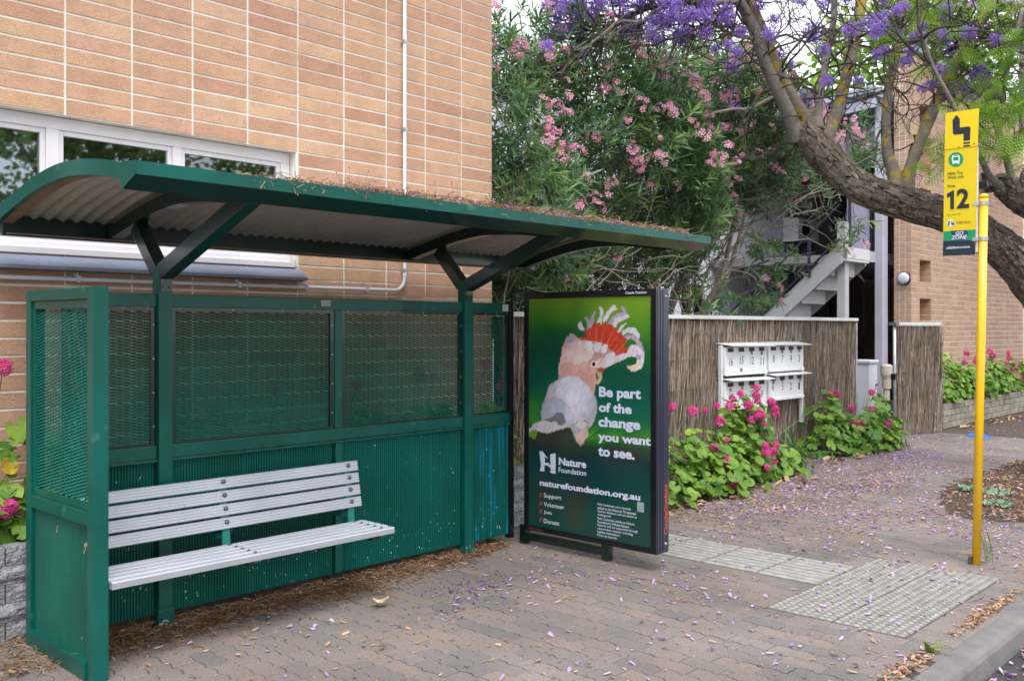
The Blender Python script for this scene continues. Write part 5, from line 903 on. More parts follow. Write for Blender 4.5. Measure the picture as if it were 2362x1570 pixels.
gbox('gate_cap', .04, 1.0, -.085, .05, 1.645, 1.688, MATS['off white cap'], .004); gbox('cap_end', -.03, .038, -.085, .05, 1.64, 1.69, CONC, .004)
m = MB(); m.tube([(GA[0], GA[1], 0), (GA[0], GA[1], 1.64)], .024, 12); m.build('gate_pipe', GALV, gt, smooth=True)
A = Vector((GA[0], GA[1], 0))
m = MB(); m.tube([A + d * .03 + nr * .03 + Vector((0, 0, .95)), A + d * .2 + nr * .06 + Vector((0, 0, .95)), A + d * .22 + nr * .06 + Vector((0, 0, .93)), A + d * .22 + nr * .06 + Vector((0, 0, .78)), A + d * .2 + nr * .06 + Vector((0, 0, .76)), A + d * .03 + nr * .03 + Vector((0, 0, .76))], .006, 6); m.build('handle', mat('rusty iron', (.16, .1, .06), .7, .4, var=(20, .4)), gt)
m = MB(); m.box(A.x - .07, A.x - .01, A.y - .03, A.y + .03, .84, .93); m.build('latch', BLACK, gt)
for z in (.3, .62, .94, 1.26): m = MB(); m.tube([A + d * u + nr * .032 + Vector((0, 0, z + random.uniform(-.01, .01))) for u in (0, .3, .6, 1.0)], .0022, 5); m.build('binding_wire', WIRE, gt)

BOXES = [((9.25, 10.19, 1.075, 1.41), ('16', '15', '12', '11'), 'white letterbox bank numbered 16 to 11, upper left one'), ((10.245, 11.134, 1.085, 1.41), ('8', '7', '4', '3'), 'white letterbox bank numbered 8, 7, 4 and 3, upper right one'),
         ((9.25, 10.19, .69, 1.022), ('14', '13', '10', '9'), 'white letterbox bank numbered 14 to 9, behind the magenta flowers'), ((10.245, 11.134, .74, 1.05), ('6', '5', '2', '1'), 'white letterbox bank numbered 6, 5, 2 and 1, lower right one')]
YB = 5.47
INK = mat('painted number', (.02, .02, .03), .6, var=None)
for (x0, x1, z0, z1), nums, lab in BOXES:
    t = thing('letterbox', lab, 'letterbox', ((x0 + x1) / 2, YB, z0), 'letterbox banks on the brush fence')
    m = MB(); m.box(x0, x1, YB, YB + .2, z0, z1 - .02); m.build('body', WHITE, t, bevel=.004)
    m = MB(); m.box(x0 - .004, x1 + .004, YB - .012, YB - .0005, z0 - .004, z0 + .03); m.build('bottom_lip', WHITE, t, bevel=.002)
    m = MB(); tl = random.uniform(-.008, .008); m.add([(x0 - .01, YB - .10, z1 - .012 + tl), (x1 + .03, YB - .10, z1 - .012 - tl), (x1 + .03, YB + .2, z1 + .03), (x0 - .02, YB + .2, z1 + .03), (x0 - .01, YB - .10, z1 - .004 + tl), (x1 + .03, YB - .10, z1 - .004 - tl), (x1 + .03, YB + .2, z1 + .038), (x0 - .02, YB + .2, z1 + .038)], [(3, 2, 1, 0), (4, 5, 6, 7), (0, 1, 5, 4), (1, 2, 6, 5), (2, 3, 7, 6), (3, 0, 4, 7)]); m.build('lid', WHITE, t)
    for i, s in enumerate(nums):
        xc = x0 + (x1 - x0) * (i + .5) / 4
        m = MB(); m.box(xc - .062, xc + .062, YB - .003, YB - .001, z1 - .075, z1 - .03); m.build('slot', mat('dark slot', (.035, .012, .014), .6, var=None), t)
        w_ = .075 if len(s) > 1 else .042; letter(s, (xc - w_ / 2 + random.uniform(-.01, .01), YB - .0016, z0 + .105 + random.uniform(-.01, .012)), Vector((1, 0, random.uniform(-.05, .12))).normalized(), Vector((random.uniform(-.02, .12), 0, 1)).normalized(), w_, .088, t, INK, .0, name='number')
    for i, dz, dx in {'16': [(1, .055, 0), (3, .235, 0), (2, .245, .0)], '8': [(1, .235, 0), (2, .235, 0), (3, .24, 0)], '14': [(1, .235, .02), (2, .24, 0), (0, .225, 0)], '6': [(0, .22, 0), (1, .235, .0), (3, .22, .02)]}[nums[0]]:
        xc = x0 + (x1 - x0) * (i + .5) / 4 + dx; m = MB(); m.box(xc - .028, xc + .028, YB - .0024, YB - .0012, z0 + dz - .022, z0 + dz + .02); lb = m.build('sticker', mat('grey sticker' if nums[0] != '14' else 'tan sticker', (.25, .30, .38) if nums[0] != '14' else (.5, .33, .14), .6, var=(70, .3)), t)
        m = MB()
        for q in range(3): m.box(xc - .02, xc + .02 - .012 * (q % 2), YB - .0029, YB - .0025, z0 + dz - .014 + q * .011, z0 + dz - .009 + q * .011)
        m.build('sticker_print', INK, lb)
lf = thing('letterbox_stand', 'thin white steel frame carrying the four letterbox banks', 'frame', (10.2, YB, 0), None)
for x in (9.225, 10.215, 11.157): m = MB(); m.box(x - .018, x + .018, YB + .02, YB + .06, .42, 1.41); m.build('frame_leg', WHITE, lf, bevel=.003)
for z0, z1 in ((1.028, 1.07),): m = MB(); m.box(9.26, 11.12, YB + .035, YB + .085, z0, z1); m.build('brush_strip', BRUSHCORE, lf)
# ------------------------------------------------------------------ foliage pieces
def leaf_strip(L, w, n=3, curl=.15, fold=.12, tip=.0):
    """lance-shaped leaf along +Z from the origin, facing +Y, folded along its midrib"""
    mb = MB(); vs = []; fs = []
    for i in range(n + 1):
        t = i / n; ww = w * (math.sin(math.pi * min(1, t * .92 + .06)) ** .8) if i < n else 0; y = -curl * L * t * t
        if i < n: vs += [(-ww / 2, y + fold * ww, L * t), (0, y, L * t), (ww / 2, y + fold * ww, L * t)]
        else: vs += [(0, y, L)]
    for i in range(n - 1):
        a = i * 3; fs += [(a, a + 1, a + 4, a + 3), (a + 1, a + 2, a + 5, a + 4)]
    a = (n - 1) * 3; fs += [(a, a + 1, a + 3), (a + 1, a + 2, a + 3)]
    return mb.add(vs, fs)
def merged(mb, src, M, mi=0): return mb.add([M @ Vector(p) for p in src.v], src.f, mi)
def rot_to(v, spin=0.): return Vector(v).to_track_quat('Z', 'Y').to_matrix().to_4x4() @ Matrix.Rotation(spin, 4, 'Z')
def shoot(nl, L, w, spread=(35, 80), seed=0):
    rd = random.Random(seed); mb = MB()
    for i in range(nl):
        t = i / nl; an = rd.choice((0, 2.09, 4.18)) + t * 5 + rd.uniform(-.3, .3); inc = R(spread[1] + (spread[0] - spread[1]) * t + rd.uniform(-14, 14)); s = rd.uniform(.7, 1.1)
        dv = Vector((math.cos(an) * math.sin(inc), math.sin(an) * math.sin(inc), math.cos(inc)))
        merged(mb, leaf_strip(L * s, w * rd.uniform(.8, 1.15), 3, rd.uniform(.0, .25)), Matrix.Translation((0, 0, t * L * 1.1)) @ rot_to(dv, rd.uniform(-.5, .5)))
    return mb
def flower5(r, cup=.35, n=5, two=False):
    mb = MB(); vs = [(0, 0, -.3 * r)]; fs = []
    for k in range(n):
        a = 2 * math.pi * k / n; da = math.pi / n * .9
        for q, rr, zz in ((-.45, .55, cup * .5), (-.75, 1., cup), (0, 1.12, cup * .8), (.75, 1., cup), (.45, .55, cup * .5)): vs.append((r * rr * math.cos(a + da * q), r * rr * math.sin(a + da * q), r * zz * .6))
        b = 1 + k * 5; fs += [(0, b, b + 4), (b, b + 1, b + 2), (b, b + 2, b + 4), (b + 2, b + 3, b + 4)]
    return mb.add(vs, fs)
def inst_mesh(name, protos, mats, xf, which=None):
    """one mesh made of many copies, with a random value per copy"""
    o = scatter(None, name, protos, mats, xf, which, 0); me = o[0].data; bpy.data.objects.remove(o[0]); return me

# ------------------------------------------------------------------ oleander behind the fence
ol = thing('oleander', 'tall dark oleander bush with pink flower clusters above the brush fence', 'bush', (8.6, 6.9, 0))
TOPX = [5.9, 6.4, 7, 8, 9, 10, 11, 12, 13, 14, 14.6]; TOPZ = [4.3, 4.75, 4.75, 4.85, 5.0, 5.15, 5.15, 5.05, 4.85, 4.5, 4.0]
BOTX = [5.9, 7, 8, 8.8, 9.4, 10, 10.6, 11.2, 12, 13, 14]; BOTZ = [1.6, 1.65, 1.95, 2.05, 2.15, 2.5, 2.8, 3.1, 3.35, 3.5, 3.6]
pts = []; nrm = []
while len(pts) < 6000:
    x = random.uniform(5.95, 13.9); zt = np.interp(x, TOPX, TOPZ); zb = np.interp(x, BOTX, BOTZ)
    v = random.random(); z = zb + (zt - zb) * v
    h = (v - .5) * 2; depth = 1 - .75 * h * h
    yf = 6.9 - 1.15 * max(.15, depth) - (.25 if x < 11 else .0) + .25 * math.sin(x * 2.1 + z * 1.7)
    u = random.random() ** 1.6; y = yf + u * 1.9
    cl = noise.noise(Vector((x * 1.15, y * .9, z * 1.25))) + (.12 if z < 3 and x < 9 else 0)
    if cl < -.16 and random.random() < .82: continue
    if z > zt - .5 and random.random() < .35 * (1 - (zt - z) / .5) + .25: continue
    if x > 11.2 and random.random() < .15 + (x - 11.2) * .3: continue
    pts.append((x, y, z + random.gauss(0, .06))); nrm.append((random.gauss(0, .45), -.55 + random.gauss(0, .45), .62 + .5 * h + random.gauss(0, .4)))
for cx_, cy_, cz_, n_, s_ in ((10.6, 5.75, 2.45, 13, .25), (10.9, 5.8, 2.3, 9, .2), (9.7, 5.75, 1.95, 16, .25), (11.2, 5.9, 2.6, 9, .25), (10.9, 5.85, 1.9, 12, .16), (9.2, 5.8, 1.85, 14, .2), (13.6, 6.1, 3.1, 8, .25), (13.9, 6.2, 2.95, 6, .2), (14.7, 6.3, 4.35, 14, .2), (14.2, 6.2, 4.7, 14, .22), (12.4, 6.0, 3.25, 7, .3), (14.3, 6.2, 3.05, 6, .2), (15.0, 6.3, 4.2, 8, .14)):
    for _ in range(n_): pts.append((random.gauss(cx_, s_), random.gauss(cy_, .12), random.gauss(cz_, s_ * .6))); nrm.append((random.gauss(.2, .7), random.gauss(-.5, .5), random.gauss(.1, .6)))
pts = np.array(pts); nrm = np.array(nrm)
protos = [shoot(random.choice((9, 11, 13)), random.uniform(.12, .16), .021, seed=k) for k in range(9)]
scatter(ol, 'leafy_shoot', protos, OLE, xforms(pts, nrm, rng.uniform(.8, 1.25, len(pts))), limit=0, rest='foliage')
i = rng.choice(len(pts), 70, replace=False); scatter(ol, 'yellow_leaf', [leaf_strip(.13, .022)], OLE_Y, xforms(pts[i] + (0, -.08, 0), rng.normal(0, 1, (70, 3)) + (0, -.5, -.6)), limit=70)
# flowers
fl = flower5(.026, .3); cl_protos = []
for s in range(5):
    rd = random.Random(s); mb = MB()
    for _ in range(rd.choice((8, 11, 14))):
        dv = Vector((rd.gauss(0, 1), rd.gauss(0, 1), rd.gauss(.5, .8))).normalized(); p = dv * rd.uniform(.042, .07); merged(mb, fl, Matrix.Translation(p) @ rot_to(dv + Vector((rd.gauss(0, .4), rd.gauss(0, .4), 0)), rd.random() * 6))
    cl_protos.append(mb)
fp = []
while len(fp) < 295:
    x = random.uniform(6, 14.2); zt = np.interp(x, TOPX, TOPZ); zb = np.interp(x, BOTX, BOTZ); v = random.random() ** .62; z = zb + (zt - zb) * min(1.0, v * 1.02)
    if v < .4 and x < 10.5 and random.random() < .55: continue
    h = (v - .5) * 2; yf = 6.9 - 1.15 * max(.15, 1 - .75 * h * h) - (.25 if x < 11 else .0) + .25 * math.sin(x * 2.1 + z * 1.7); fp.append((x, yf + random.uniform(-.26, .04), z)) if x < 13.3 else None
fp += [(14.6, 6.2, 4.45), (14.9, 6.2, 4.25), (14.2, 6.1, 4.6), (14.0, 6.1, 2.75), (14.6, 6.15, 2.9), (10.9, 5.7, 2.1), (10.5, 5.65, 2.2), (10.95, 5.7, 1.95)]
scatter(ol, 'flower_cluster', cl_protos, PINK, xforms(fp, [(random.gauss(0, .4), -.8, .7) for _ in fp], rng.uniform(.55, 1.2, len(fp))), limit=300)
# stems: several trunks fanning out, then thin branches
for k in range(11):
    x0 = 7.6 + .28 * k + random.uniform(-.1, .1); y0 = 6.9 + random.uniform(-.25, .35); x1 = x0 + (k - 5) * .28 + random.gauss(0, .3); m = MB()
    path = [(x0, y0, -.02, random.uniform(.035, .07)), (x0 + (x1 - x0) * .25 + random.gauss(0, .08), y0 + random.gauss(0, .1), 1.2, .045), (x0 + (x1 - x0) * .6, y0 - .1 + random.gauss(0, .15), 2.3, .032), (x1, y0 - .2 + random.gauss(0, .2), 3.4, .016)]
    bump_tube(m, path, 9, .2, 3, k); m.build('stem', STEM_O, ol)
def wander(p, d, L, n, jit, grav=0.):
    out = [Vector(p)]; d = Vector(d).normalized()
    for _ in range(n):
        d = (d + Vector((random.gauss(0, jit), random.gauss(0, jit), random.gauss(0, jit) + grav))).normalized(); out.append(out[-1] + d * L / n)
    return out
m = MB()
for _ in range(420):
    q = pts[random.randrange(len(pts))]; hub = Vector((min(max(q[0], 7.6), 10.6) * .6 + q[0] * .4, 6.9, max(1.5, q[2] - 1.3)))
    w_ = wander(hub, Vector(q) - hub, (Vector(q) - hub).length * random.uniform(.8, 1.1), 8, .17); r0 = random.uniform(.006, .015); m.tube(w_, [r0 * (1 - .8 * i_ / 8) for i_ in range(9)], 5, caps=False)
for _ in range(190):                                             # bare curved twigs low down and at the right
    x = random.choice((random.uniform(6, 10.6), random.uniform(6, 10.6), random.uniform(11, 13.6))); z = np.interp(x, BOTX, BOTZ) + random.uniform(-.25, .6); y = random.uniform(5.75, 6.5)
    w_ = wander((x, y, z), (random.gauss(0, 1), random.gauss(-.2, .5), random.gauss(.1, .6)), random.uniform(.5, 1.2), 8, .22); m.tube(w_, [.007 * (1 - .7 * i_ / 8) for i_ in range(9)], 5, caps=False)
m.build('branches', STEM_O, ol, kind='stuff')

# ------------------------------------------------------------------ jacaranda street tree
jt = thing('jacaranda_tree', 'leaning jacaranda with rough bark limb arching over the footpath', 'tree', (11.15, 2.75, 0))
tips = []
for i, (kd, path) in enumerate(JAC_LIMBS):
    m = MB()
    if kd == 'trunk': path = [path[0][:2] + (-.05, path[0][3] * 1.05)] + list(path); path = [p for p in path]
    thick = path[0][3] > .1 and kd != 'branch'
    if thick: bump_tube(m, [p[:3] + (p[3] * .84,) for p in path], 40, .13, 7, i, .34)
    else: bump_tube(m, path, 14, .12, 5, i, .05)
    m.build('trunk' if kd == 'trunk' else ('limb' if kd == 'limb' else 'branch'), BARK if thick else (BARK_S if i in (3, 5, 6, 7) else BARK_P), jt, smooth=not thick)
    if kd == 'branch':
        for a in range(1, len(path)): tips.append((Vector(path[a][:3]), Vector(path[a][:3]) - Vector(path[a - 1][:3])))
m = MB()                                                         # broken stub on the limb and bark collars
bump_tube(m, [(9.97, 2.63, 2.95, .045), (9.94, 2.63, 3.06, .04), (9.92, 2.62, 3.13, .02)], 9, .3, 4, 3); m.build('broken_stub', BARK, jt)
twigs = MB(); ends = []
def twig(p, d, L, r0, depth=0):
    n = 9; w_ = wander(p, d, L, n, .26, -.015); twigs.tube(w_, [r0 * (1 - .72 * k / n) for k in range(n + 1)], 4 if r0 < .008 else 5, caps=False)
    ends.append((w_[-1], w_[-1] - w_[-2]))
    if depth < 2:
        for _ in range(random.choice((1, 2, 3))):
            j = random.randrange(2, n); twig(w_[j], (w_[j] - w_[j - 1]).normalized() + Vector((random.gauss(0, .7), random.gauss(0, .7), random.gauss(0, .6))), L * random.uniform(.35, .6), r0 * .62, depth + 1)
for p, d in tips:
    if p.z < 3.6: continue
    for _ in range(4 if p.x < 8.5 or p.z > 4.2 else 1):
        twig(p, d.normalized() * .6 + Vector((random.gauss(-.1, .7), random.gauss(.0, .7), random.gauss(-.05, .6))), random.uniform(.6, 1.3), random.uniform(.009, .016))
for bx, by, bz, br in BLOSSOM:                                   # a twig leads into every cluster
    c = Vector((bx, by, bz)); t0 = min(tips, key=lambda q: (q[0] - c).length + (0 if q[0].z > c.z else .4))[0]; dv = c - t0
    w_ = wander(t0, dv, dv.length, 9, .12); w_ = [a.lerp(t0 + dv * (k / 9), (k / 9) ** 1.5) for k, a in enumerate(w_)]; twigs.tube(w_, [.009 - .006 * k / 9 for k in range(10)], 5, caps=False)
    for _ in range(2): twig(w_[random.randrange(4, 9)], Vector((random.gauss(0, 1), random.gauss(0, 1), random.gauss(-.2, .7))), random.uniform(.3, .7), .0045, 1)
twigs.build('twigs', TWIG, jt, kind='stuff')
def trumpet(L, r):
    mb = MB(); n = 5; vs = []; fs = []
    for rr, z in ((r * .18, 0), (r * .42, L * .55), (r * .55, L * .8)):
        vs += [(rr * math.cos(6.283 * k / n), rr * math.sin(6.283 * k / n), z) for k in range(n)]
    vs += [(r * math.cos(6.283 * (k + .5) / n), r * math.sin(6.283 * (k + .5) / n), L * .92) for k in range(n)]
    for j in range(2): fs += [(j * n + k, j * n + (k + 1) % n, (j + 1) * n + (k + 1) % n, (j + 1) * n + k) for k in range(n)]
    fs += [(2 * n + k, 2 * n + (k + 1) % n, 3 * n + k) for k in range(n)]
    return mb.add(vs, fs)
tp = [trumpet(.05, .026), trumpet(.042, .029), trumpet(.035, .018)]
bl_me = []
for s in range(6):
    n = 210; P = rng.normal(0, 1, (n, 3)); P /= np.linalg.norm(P, axis=1)[:, None]; rr = rng.random(n) ** .55; Q = P * rr[:, None] * (1, 1, .9); Q[:, 2] += .15
    Dn = P + rng.normal(0, .6, (n, 3)) + (0, 0, -.35); bl_me.append(inst_mesh('blossom_cluster', tp, PURP, xforms(Q, Dn, rng.uniform(3.6, 5.2, n))))
for i, (x, y, z, r) in enumerate(BLOSSOM):
    me = bl_me[i % 6]; o = link('blossom_cluster', me, jt, Matrix.Translation((x, y + random.uniform(-.3, .3), z)) @ Matrix.Rotation(random.random() * 6.28, 4, 'Z') @ Matrix.Diagonal((r * (1.25 if x < 8 else 1.12), r * (1.25 if x < 8 else 1.12), r * random.uniform(.95, 1.25), 1)))
ex = [e for e in ends if e[0].z > 4.1 and (e[0].x < 8.3 or random.random() < .3)]
random.shuffle(ex)
for e, dv in ex[:95]:
    r = random.uniform(.05, .12); link('blossom_cluster', bl_me[random.randrange(6)], jt, Matrix.Translation(e) @ Matrix.Rotation(random.random() * 6.28, 4, 'Z') @ Matrix.Scale(r, 4))
def fern(L=.32, npair=9):
    mb = MB()
    for i in range(npair):
        t = (i + .6) / npair; l = .11 * math.sin(math.pi * (t * .8 + .16)); z = L * t; y = -.18 * L * t * t
        for s in (-1, 1):
            a = Vector((0, y, z)); dr = Vector((s * .85, -.15, .5)).normalized(); nn = 5
            for q in range(nn):
                c = a + dr * (l * (q + .5) / nn); pe = Vector((-s * .5, 0, .85)).normalized(); wl = .017 * (1 - .5 * q / nn); st = dr * (l / nn * .42)
                mb.add([c - st, c + pe * wl, c + st, c - pe * wl], [(0, 1, 2, 3)])
    mb.bar((0, 0, 0), (0, -.18 * L, L), .004, .004, (0, 1, 0)); return mb
FR = []
for a, b, d in [(2150, 120, 10.2), (2130, 170, 10.3), (2190, 110, 10), (2260, 30, 10), (2110, 60, 10.4), (2330, 150, 9.6), (2345, 90, 9.6), (2300, 60, 10), (2080, 30, 10.6), (2240, 270, 9.5), (2270, 255, 9.5), (2300, 300, 9.5), (2330, 330, 9.5), (2340, 270, 9.4), (2280, 330, 9.6), (2250, 320, 9.7), (2320, 220, 9.6), (2150, 330, 9.9), (2135, 355, 9.9), (2350, 380, 9.5), (2345, 200, 9.4), (2180, 60, 10.2), (2050, 100, 10.6), (2220, 200, 10), (2225, 250, 9.6), (2355, 310, 9.4), (2300, 180, 9.8), (2160, 40, 10.3), (2330, 20, 9.8), (2290, 130, 9.8)]:
    t_ = (a - 1181) / 2180; u_ = (757 - b) / 2180; FR.append(((.7278 + .6858 * t_) * d, (.6858 - .7278 * t_) * d, 1.6 + u_ * d))
P = []; Z = []
for c in FR:
    for _ in range(6 if c[2] > 4.2 else 8): P.append(np.array(c) + rng.normal(0, .13, 3)); Z.append((random.gauss(0, .8), random.gauss(0, .8), random.gauss(-.15, .45)))
scatter(jt, 'fern_leaf', [fern(), fern(.26, 8)], FERN, xforms(P, Z, rng.uniform(.7, 1.15, len(P))), limit=300)

# ------------------------------------------------------------------ trees beyond
def crown_tree(name, label, base, h, rc, n, m, lw, group, seed, flat_=.8, extra=None):
    t = thing(name, label, 'tree', base, group); rd = random.Random(seed); mb = MB(); b = Vector(base)
    bump_tube(mb, [(b.x, b.y, b.z - .1, .22), (b.x + rd.uniform(-.2, .2), b.y, b.z + h * .3, .17), (b.x + rd.uniform(-.3, .3), b.y + rd.uniform(-.3, .3), b.z + h * .6, .11), (b.x, b.y, b.z + h * .9, .03)], 10, .2, 2, seed)
    for _ in range(9):
        z = h * rd.uniform(.35, .7); a = rd.random() * 6.28; bump_tube(mb, [(b.x, b.y, b.z + z, .08), (b.x + math.cos(a) * rc * .4, b.y + math.sin(a) * rc * .4, b.z + z + rc * .35, .045), (b.x + math.cos(a) * rc * .8, b.y + math.sin(a) * rc * .8, b.z + z + rc * .5, .012)], 6, .2, 2, seed + _)
    mb.build('trunk', BARK_P, t)
    cs = [(Vector((b.x + rd.gauss(0, rc * .45), b.y + rd.gauss(0, rc * .45), b.z + h - rc * .75 + rd.gauss(0, rc * .36))), rc * rd.uniform(.28, .5)) for _ in range(16)]
    P = []; Z = []
    for k in range(n):
        c, r = rd.choice(cs); dv = Vector((rd.gauss(0, 1), rd.gauss(0, 1), rd.gauss(0, 1))).normalized(); P.append(c + dv * r * rd.random() ** .35); Z.append(dv + Vector((rd.gauss(0, .6), rd.gauss(0, .6), .4)))
    lf_ = MB(); w = lw; lf_.add([(0, 0, -w), (w * .75, 0, -w * .2), (w * .6, .1 * w, w * .6), (0, 0, w), (-w * .6, .1 * w, w * .6), (-w * .75, 0, -w * .2)], [(0, 1, 2, 3), (0, 3, 4, 5)])
    Zs = rng.normal(0, 1, (n, 3)); scatter(t, 'leaf', [lf_], m, xforms(P, Zs, rng.uniform(.7, 1.3, n)), limit=0, rest='crown')
    return t
crown_tree('plane_tree', 'bright green leafy tree showing above the pink oleander', (17.2, 12.6, 0), 8.0, 2.2, 2000, PLANE, .1, 'bright green trees beyond the flats', 3)
crown_tree('plane_tree', 'bright green leafy tree behind the flats roof gutter', (25.6, 13.2, 0), 9.4, 3.0, 3000, PLANE, .11, 'bright green trees beyond the flats', 5)
crown_tree('plane_tree', 'bright green leafy tree behind the top of the brown brick building', (28.5, 9.9, 0), 12.3, 3.6, 3600, PLANE, .12, 'bright green trees beyond the flats', 8)
crown_tree('flowering_tree', 'farther jacaranda covered in pale lilac bloom along the street', (20.5, 3.2, -.1), 9.8, 3.0, 6500, PALEP, .06, None, 12)
crown_tree('street_tree', 'dark green street tree at the far end of the footpath', (33.5, 5.5, 0), 8, 3.0, 2500, DARKTREE, .12, None, 15)
for i, (x, y, h, rc) in enumerate(((2, -11, 8.5, 3.6), (9, -12, 9.5, 4), (16.5, -11.5, 9, 3.8), (-6, -12, 8, 3.4))):
    crown_tree('street_tree', ['bushy green tree across the road mirrored in the upper windows', 'largest bushy tree across the road', 'bushy tree across the road toward the far end', 'smallest bushy tree across the road'][i], (x, y, -.1), h, rc, 6500, MIDTREE, .085, 'trees across the road', 30 + i)

# ------------------------------------------------------------------ geraniums
def ger_leaf(r=.055):
    mb = MB(); n = 14; vs = [(0, 0, 0)]; 
    for k in range(n):
        a = R(-160) + R(320) * k / (n - 1); rr = r * (1 + .07 * math.cos(a * 7)) * (1.0 if abs(a) < 2.4 else .88); z = .13 * r + .08 * r * math.cos(a * 5); vs.append((rr * math.sin(a), rr * math.cos(a), z))
    ring = [(p[0] * .55, p[1] * .55, p[2] * .15) for p in vs[1:]]; vs += ring; fs = []
    for k in range(1, n): fs += [(0, n + k + 1, n + k), (n + k, n + k + 1, k + 1, k)]
    return mb.add(vs, fs)
GL = [ger_leaf(.052), ger_leaf(.045), ger_leaf(.058)]
def umbel(seed):
    rd = random.Random(seed); mb = MB(); f_ = flower5(.0185, .15)
    for _ in range(46):
        dv = Vector((rd.gauss(0, 1), rd.gauss(0, 1), rd.gauss(.35, .8))).normalized(); merged(mb, f_, Matrix.Translation(dv * rd.uniform(.035, .05)) @ rot_to(dv + Vector((rd.gauss(0, .25), rd.gauss(0, .25), rd.gauss(0, .25))), rd.random() * 6))
    return mb
UM = [umbel(k) for k in range(4)]
def geranium(label, mounds, nleaf, flowers, ybase=0., scale=1., yellow=6, limit=300):
    """mounds: (x,y,z,rx,ry,rz) half-ellipsoid clumps; flowers: explicit (x,y,z,size)"""
    mnd = np.array(mounds, float); c = mnd[:, :3].mean(0); t = thing('geranium', label, 'geranium', (c[0], c[1], ybase), 'magenta geraniums')
    P = []; Z = []; wts = mnd[:, 3] * mnd[:, 5]; wts = wts / wts.sum()
    while len(P) < nleaf:
        x, y, z, rx, ry, rz = mnd[rng.choice(len(mnd), p=wts)]; dv = rng.normal(0, 1, 3); dv /= np.linalg.norm(dv); dv[1] = -abs(dv[1]) if random.random() < .75 else dv[1]
        rr = random.uniform(.62, 1.04); p = np.array((x + dv[0] * rx * rr, y + dv[1] * ry * rr, z + dv[2] * rz * rr))
        if p[2] < ybase + .03: continue
        P.append(p); Z.append(dv * (.55, .55, .35) + (0, -.32, .62) + rng.normal(0, .3, 3))
    P = np.array(P); spin = None; M_ = xforms(P, Z, rng.uniform(.6, 1.25, nleaf) * scale)
    scatter(t, 'leaf', GL, GER, M_, limit=limit, rest='leaves', smooth=True)
    i = rng.choice(nleaf, yellow, replace=False); M2 = xforms(P[i] + (0, -.02, -.04), np.array(Z)[i], rng.uniform(.6, .9, yellow) * scale); scatter(t, 'yellow_leaf', GL, GER_Y, M2, limit=300)
    m = MB()
    for _ in range(26):
        x, y, z, rx, ry, rz = mnd[random.randrange(len(mnd))]; q = P[random.randrange(len(P))]; w_ = wander((x + random.gauss(0, rx * .3), y, ybase), Vector(q) - Vector((x, y, ybase)), (Vector(q) - Vector((x, y, ybase))).length, 6, .15); m.tube(w_, [.007, .007, .006, .005, .004, .004, .003], 5, caps=False)
    for (x, y, z, s) in flowers: m.tube([(x + random.uniform(-.03, .03), y + .08, z - .22 * scale), (x, y + .04, z - .1 * scale), (x, y, z - .01)], [.004, .0035, .003], 5, caps=False)
    m.build('stems', GSTEM, t, kind='stuff')
    F = np.array(flowers); scatter(t, 'flower_head', UM, MAG, xforms(F[:, :3], [(random.gauss(0, .3), -.45, .75) for _ in F], F[:, 3] * scale * .84), limit=300)
    return t
def at(px, py, d):
    t_ = (px - 1181) / 2180; return ((.7278 + .6858 * t_) * d, (.6858 - .7278 * t_) * d, 1.6 + (757 - py) / 2180 * d)
def FL(lst, d): return [at(a, b, d + dd) + (s,) for a, b, s, dd in lst]
geranium('biggest magenta geranium, spreading below the letterboxes and beside the poster panel', [(7.2, 5.0, .05, .75, .42, .58), (7.9, 5.0, .0, .7, .45, .60), (8.75, 5.05, .1, .52, .34, .84), (8.95, 5.05, .1, .4, .3, .78), (8.2, 4.9, .0, .85, .42, .45), (9.2, 5.1, .0, .5, .34, .5), (9.65, 5.0, .0, .45, .3, .36), (6.5, 5.1, .1, .6, .4, .55)], 1150,
    FL([(1550, 938, .9, 0), (1598, 948, 1.1, 0), (1627, 947, .7, .2), (1652, 937, .8, .3), (1690, 919, .8, .4), (1684, 937, 1., .3), (1708, 910, .9, .4), (1745, 895, .9, .5), (1745, 913, 1., .5), (1747, 925, .8, .5), (1726, 935, 1.1, .3), (1660, 973, 1.1, 0), (1733, 969, .9, .3), (1748, 955, 1.2, .3), (1755, 957, 1., .35), (1779, 926, 1., .6), (1786, 942, .9, .6), (1788, 956, 1., .6), (1762, 978, .7, .4), (1647, 1033, 1., -.3), (1672, 1062, 1.1, -.3), (1678, 1071, 1., -.3), (1766, 1028, .9, .3), (1768, 1042, 1.1, .3), (1785, 1040, .9, .35), (1790, 1025, .8, .4), (1786, 1063, .7, .3), (1693, 1120, 1.2, -.35), (1769, 1078, .7, .2), (1674, 1015, .7, 0)], 9.3), 0, 1.12, 14)
geranium('bushy magenta geranium between the brush fence end and the gateway', [(11.4, 5.3, .1, .5, .3, .70), (12.0, 5.2, .05, .6, .35, .52), (12.7, 5.2, .05, .6, .35, .52), (12.3, 5.1, 0, .8, .35, .38), (13.0, 5.35, .1, .25, .25, .66)], 640,
    FL([(1905, 907, 1.1, 0), (1918, 909, 1.1, 0), (1930, 910, .9, 0), (1963, 940, 1., 0), (1964, 952, .8, 0), (1970, 978, 1.1, -.2), (1988, 977, .8, -.2), (1930, 974, .8, -.2), (1921, 971, .7, -.2), (1945, 960, .7, 0), (2010, 905, 1., .3), (2022, 888, .5, .3), (2007, 944, 1., .2), (1984, 988, .9, -.2), (2050, 975, 1., .3), (2040, 983, .9, .3), (2052, 992, .9, .3)], 12.3), 0, 1.12, 8)
